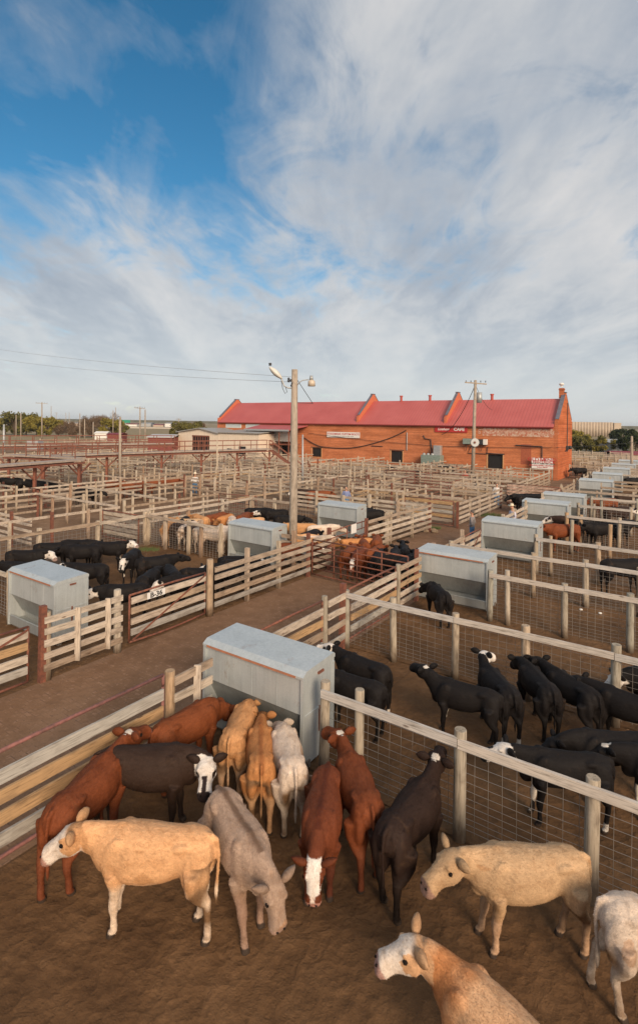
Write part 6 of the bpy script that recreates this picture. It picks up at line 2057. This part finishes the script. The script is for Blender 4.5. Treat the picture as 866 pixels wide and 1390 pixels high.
# ------------------------------------------------------------------ people
M_SKIN = simple('skin', (0.50, 0.27, 0.18), .6)
def person(p, rz, label, shirt, trousers, hat=None, h=1.78, arms='down', group=None, lean=0.0, hair=(0.10, 0.08, 0.07)):
    root = empty('person', label, 'person', (p[0], p[1], 0.006), group, rz)
    k = h / 1.78
    def build(name, lofts, m, vox=.022, ells=()):
        mb = MB()
        for st in lofts: loft(mb, st, seg=14, up=Vector((1, 0, 0)))
        for e in ells: mb.ell(*e)
        me = mb.mesh(name, m)
        o = bpy.data.objects.new(name, me); C.objects.link(o)
        r_ = o.modifiers.new('r', 'REMESH'); r_.mode = 'VOXEL'; r_.voxel_size = vox
        s_ = o.modifiers.new('s', 'SMOOTH'); s_.iterations = 3
        dg = bpy.context.evaluated_depsgraph_get()
        me2 = bpy.data.meshes.new_from_object(o.evaluated_get(dg), depsgraph=dg)
        bpy.data.objects.remove(o)
        for v in me2.vertices: 
            v.co *= k
            v.co.x += lean * max(0, v.co.z - .9) 
        me2.polygons.foreach_set('use_smooth', [True] * len(me2.polygons))
        o = bpy.data.objects.new(name, me2); C.objects.link(o); o.parent = root
        return o
    V_ = Vector
    # faces +x
    arm = []
    sl = []
    for s in (-1, 1):
        if arms == 'down': el, ha = V_((-.04, s * .27, 1.10)), V_((.06, s * .27, .84))
        elif arms == 'front': el, ha = V_((.06, s * .28, 1.14)), V_((.36, s * .20, 1.12))
        else: el, ha = V_((-.08, s * .30, 1.12)), V_((.10, s * .17, 1.04))
        sh = V_((0, s * .195, 1.42))
        arm.append([(sh, .05, .05), (el, .038, .038), (ha, .028, .026), (ha + (ha - el).normalized() * .09, .04, .022), (ha + (ha - el).normalized() * .18, .028, .014)])
        sl.append([(sh + V_((0, -s * .04, .02)), .075, .075), (lerp(sh, el, .5), .062, .062), (el, .052, .05), (lerp(el, ha, .75), .042, .04)])
    legs_ = []
    for s in (-1, 1):
        legs_.append([(V_((0, s * .10, .92)), .105, .10), (V_((.0, s * .11, .70)), .092, .085), (V_((.02, s * .115, .50)), .066, .062), (V_((-.01, s * .12, .30)), .060, .056), (V_((-.01, s * .125, .10)), .056, .05)])
    head_e = ((V_((.015, 0, 1.665)), (.098, .078, .118)), (V_((.11, 0, 1.65)), (.022, .014, .022)), (V_((0, .082, 1.66)), (.018, .012, .03)), (V_((0, -.082, 1.66)), (.018, .012, .03)))
    torso = [(V_((0, 0, .86)), .15, .11), (V_((0, 0, 1.0)), .155, .11), (V_((0, 0, 1.2)), .165, .115), (V_((-.01, 0, 1.38)), .19, .12), (V_((-.01, 0, 1.46)), .13, .08), (V_((0, 0, 1.50)), .06, .06), (V_((.01, 0, 1.60)), .055, .055)]
    feet = [[(V_((-.07, s * .125, .04)), .04, .04), (V_((.05, s * .13, .045)), .05, .045), (V_((.18, s * .14, .03)), .04, .03)] for s in (-1, 1)]
    build('body', [[(c, w * .96, h_ * .96) for c, w, h_ in torso]] + arm + [[(c, w * .9, h_ * .9) for c, w, h_ in lg] for lg in legs_], M_SKIN, ells=head_e)
    t2 = [(c, w + .012, h_ + .012) for c, w, h_ in torso[:5]]
    build('shirt', [t2] + sl, shirt)
    build('trousers', legs_ + [[(V_((0, 0, .82)), .155, .115), (V_((0, 0, .93)), .165, .125), (V_((0, 0, 1.02)), .165, .125)]], trousers)
    for s in (0, 1): build('boot', [feet[s]], MATS['tree_bark'])
    if hat:
        mb = MB()
        mb.tube([(0.01, 0, 1.735), (0.01, 0, 1.745)], [.20, .21], 20)
        mb.tube([(0.01, 0, 1.745), (0.01, 0, 1.80), (.01, 0, 1.86), (.01, 0, 1.875)], [.105, .10, .085, .05], 16)
        for i, v in enumerate(mb.v):
            if v[2] < 1.75: mb.v[i] = (v[0], v[1], v[2] + abs(v[1]) ** 2 * 1.0)
        mb.v = [(x * k + lean * max(0, z * k - .9), y * k, z * k) for x, y, z in mb.v]
        o = mb.build('hat', hat, root, smooth=True, world=False)
    else:
        mb = MB(); mb.ell((-.012 , 0, 1.70), (.100, .088, .10)); mb.v = [(x * k + lean * max(0, z * k - .9), y * k, z * k) for x, y, z in mb.v]
        mb.build('hair', simple('dark_hair', hair, .8) if 'dark_hair' not in MATS else MATS['dark_hair'], root, smooth=True, world=False)
    return root
# plaid cloth
m, n, l, b = mat('grey_plaid_cloth')
t = N(n, 'ShaderNodeTexCoord')
ck_ = N(n, 'ShaderNodeTexChecker', inp={'Scale': 26.0}); l.new(t.outputs['Object'], ck_.inputs['Vector'])
ck_.inputs['Color1'].default_value = (.30, .27, .26, 1); ck_.inputs['Color2'].default_value = (.20, .18, .18, 1)
l.new(ck_.outputs[0], b.inputs['Base Color']); b.inputs['Roughness'].default_value = .9
M_PLAID = m
M_JEANS = simple('blue_jeans', (0.09, 0.19, 0.34), .9, var=.25, scale=12)
M_STRAW = simple('straw_hat', (0.66, 0.58, 0.44), .8, var=.1)
M_PALEBLUE = simple('pale_lilac_shirt', (0.50, 0.50, 0.60), .9, var=.1)
M_WSHIRT = simple('white_shirt', (0.62, 0.60, 0.58), .9, var=.1)
M_BLUESHIRT = simple('blue_shirt', (0.20, 0.24, 0.42), .9, var=.1)
M_REDSHIRT = simple('red_shirt', (0.60, 0.04, 0.03), .9, var=.1)
M_ORANGE = simple('orange_cap', (0.75, 0.16, 0.03), .8)
pm = at(640, 697, 1.78)
person(at(640, 742), R(150), 'man in a grey plaid shirt and blue jeans standing in the alley', M_PLAID, M_JEANS, h=1.80, arms='hips')
pm = at(697, 684, 1.85)
person((pm.x, pm.y), R(195), 'man in a pale shirt and cream cowboy hat leaning on a board panel', M_PALEBLUE, M_JEANS, M_STRAW, h=1.78, arms='front', lean=.12)
pm = at(265, 641.5, 1.85)
person((pm.x, pm.y), R(-70), 'handler in a white hat and blue patterned white shirt standing among the maze of pens', M_WSHIRT, M_JEANS, M_STRAW, h=1.80, arms='front')
pm = at(470, 660, 1.78)
person((pm.x, pm.y), R(-100), 'person in a blue shirt standing behind the pens right of the lamp pole', M_BLUESHIRT, M_JEANS, h=1.76)
pm = at(631, 637, 1.78)
person((pm.x, pm.y), R(-120), 'person in a bright red shirt standing in the pens left of the utility pole foot', M_REDSHIRT, M_JEANS, h=1.72)
pm = at(674, 655, 1.78)
person((pm.x, pm.y), R(-100), 'person in an orange cap behind the rusty striped gate', M_WSHIRT, M_JEANS, h=1.72)

# ------------------------------------------------------------------ small things
def rubble(p, label, n=5, s=.12, seed=0):
    r = random.Random(seed)
    mb = MB()
    for i in range(n):
        c = (p[0] + r.uniform(-.35, .35), p[1] + r.uniform(-.25, .25), s * .45)
        mb.ell(c, (s * r.uniform(.6, 1.4), s * r.uniform(.6, 1.2), s * r.uniform(.4, .8)), 7, 5, M=Matrix.Rotation(r.uniform(0, 3), 3, 'Z'))
    o = mb.build('rubble_heap', simple('broken_stone_%d' % seed, (.28, .2, .13), .9, var=.3) ); tag(o, label, 'rubble')
rubble(at(583, 722), 'small heap of broken stones by the end post of the alley fence', 8, .16, 1)
# weeds
def weeds(p, rad, n, name, label, seed):
    r = random.Random(seed); mb = MB()
    for i in range(n):
        a_, d_ = r.uniform(0, 6.28), rad * math.sqrt(r.random())
        x, y = p[0] + math.cos(a_) * d_, p[1] + math.sin(a_) * d_ * .5
        hh_ = r.uniform(.06, .20); dx, dy = r.uniform(-.06, .06), r.uniform(-.06, .06)
        mb.face([(x - .012, y, 0), (x + .012, y, 0), (x + dx, y + dy, hh_)])
    o = mb.build(name, simple('weed_green_%d' % seed, (.075, .11, .03), .8)); o['kind'] = 'stuff'; o['label'] = label
weeds(at(200, 747), .6, 160, 'weeds', 'bright green weeds under the wire fence', 2)
weeds(at(660, 700), 1.2, 500, 'weeds', 'green weeds along the alley fence foot', 3)
weeds(at(589, 718), .4, 200, 'weeds', 'green weeds on the stone heap', 4)
# churned clods and trodden dung on the pen floor
r = random.Random(9)
mb = MB()
def clods(a0, a1, b0, b1, n, smin, smax):
    for i in range(n):
        p = P(r.uniform(a0, a1), r.uniform(b0, b1))
        if not in_view(p, 1.05): continue
        s = r.uniform(smin, smax)
        q = Vector((r.uniform(.7, 1.3), r.uniform(.7, 1.3), r.uniform(.35, .6)))
        an = r.uniform(0, 3)
        c, sn = math.cos(an), math.sin(an)
        vs = [(s * q.x, 0, 0), (0, s * q.y, 0), (-s * q.x, 0, 0), (0, -s * q.y, 0), (0, 0, s * q.z), (s * .55 * q.x, s * .55 * q.y, 0)]
        base = len(mb.v)
        mb.v += [(p.x + x * c - y * sn, p.y + x * sn + y * c, .002 + z) for x, y, z in vs]
        for f in ((0, 5, 4), (5, 1, 4), (1, 2, 4), (2, 3, 4), (3, 0, 4)):
            mb.f.append(tuple(base + k for k in f)); mb.m.append(0)
clods(.5, 7.4, -7.4, 0, 9000, .006, .024)
clods(7.6, 12, -5, 2, 5000, .012, .045)
clods(12, 24, -7.4, 1, 5000, .015, .05)
clods(6, 16, -21, -12, 3000, .02, .05)
M_CLOD = simple('dry_dung', (0.115, 0.063, 0.03), .95, var=.5, scale=3)
o = mb.build('manure_clods', M_CLOD); o['kind'] = 'stuff'; o['label'] = 'small brown clods scattered over the pen floors'
for (x, y) in ((788, 829), (814, 834)):
    p = at(x, y); mb = MB(); mb.ell((p.x, p.y, .04), (.06, .05, .03), 8, 6)
    tag(mb.build('paper_scrap', M_WHITE), 'scrap of white litter on the dirt, the one %s the third fence post' % ('nearer' if x < 800 else 'farther from'), 'litter')
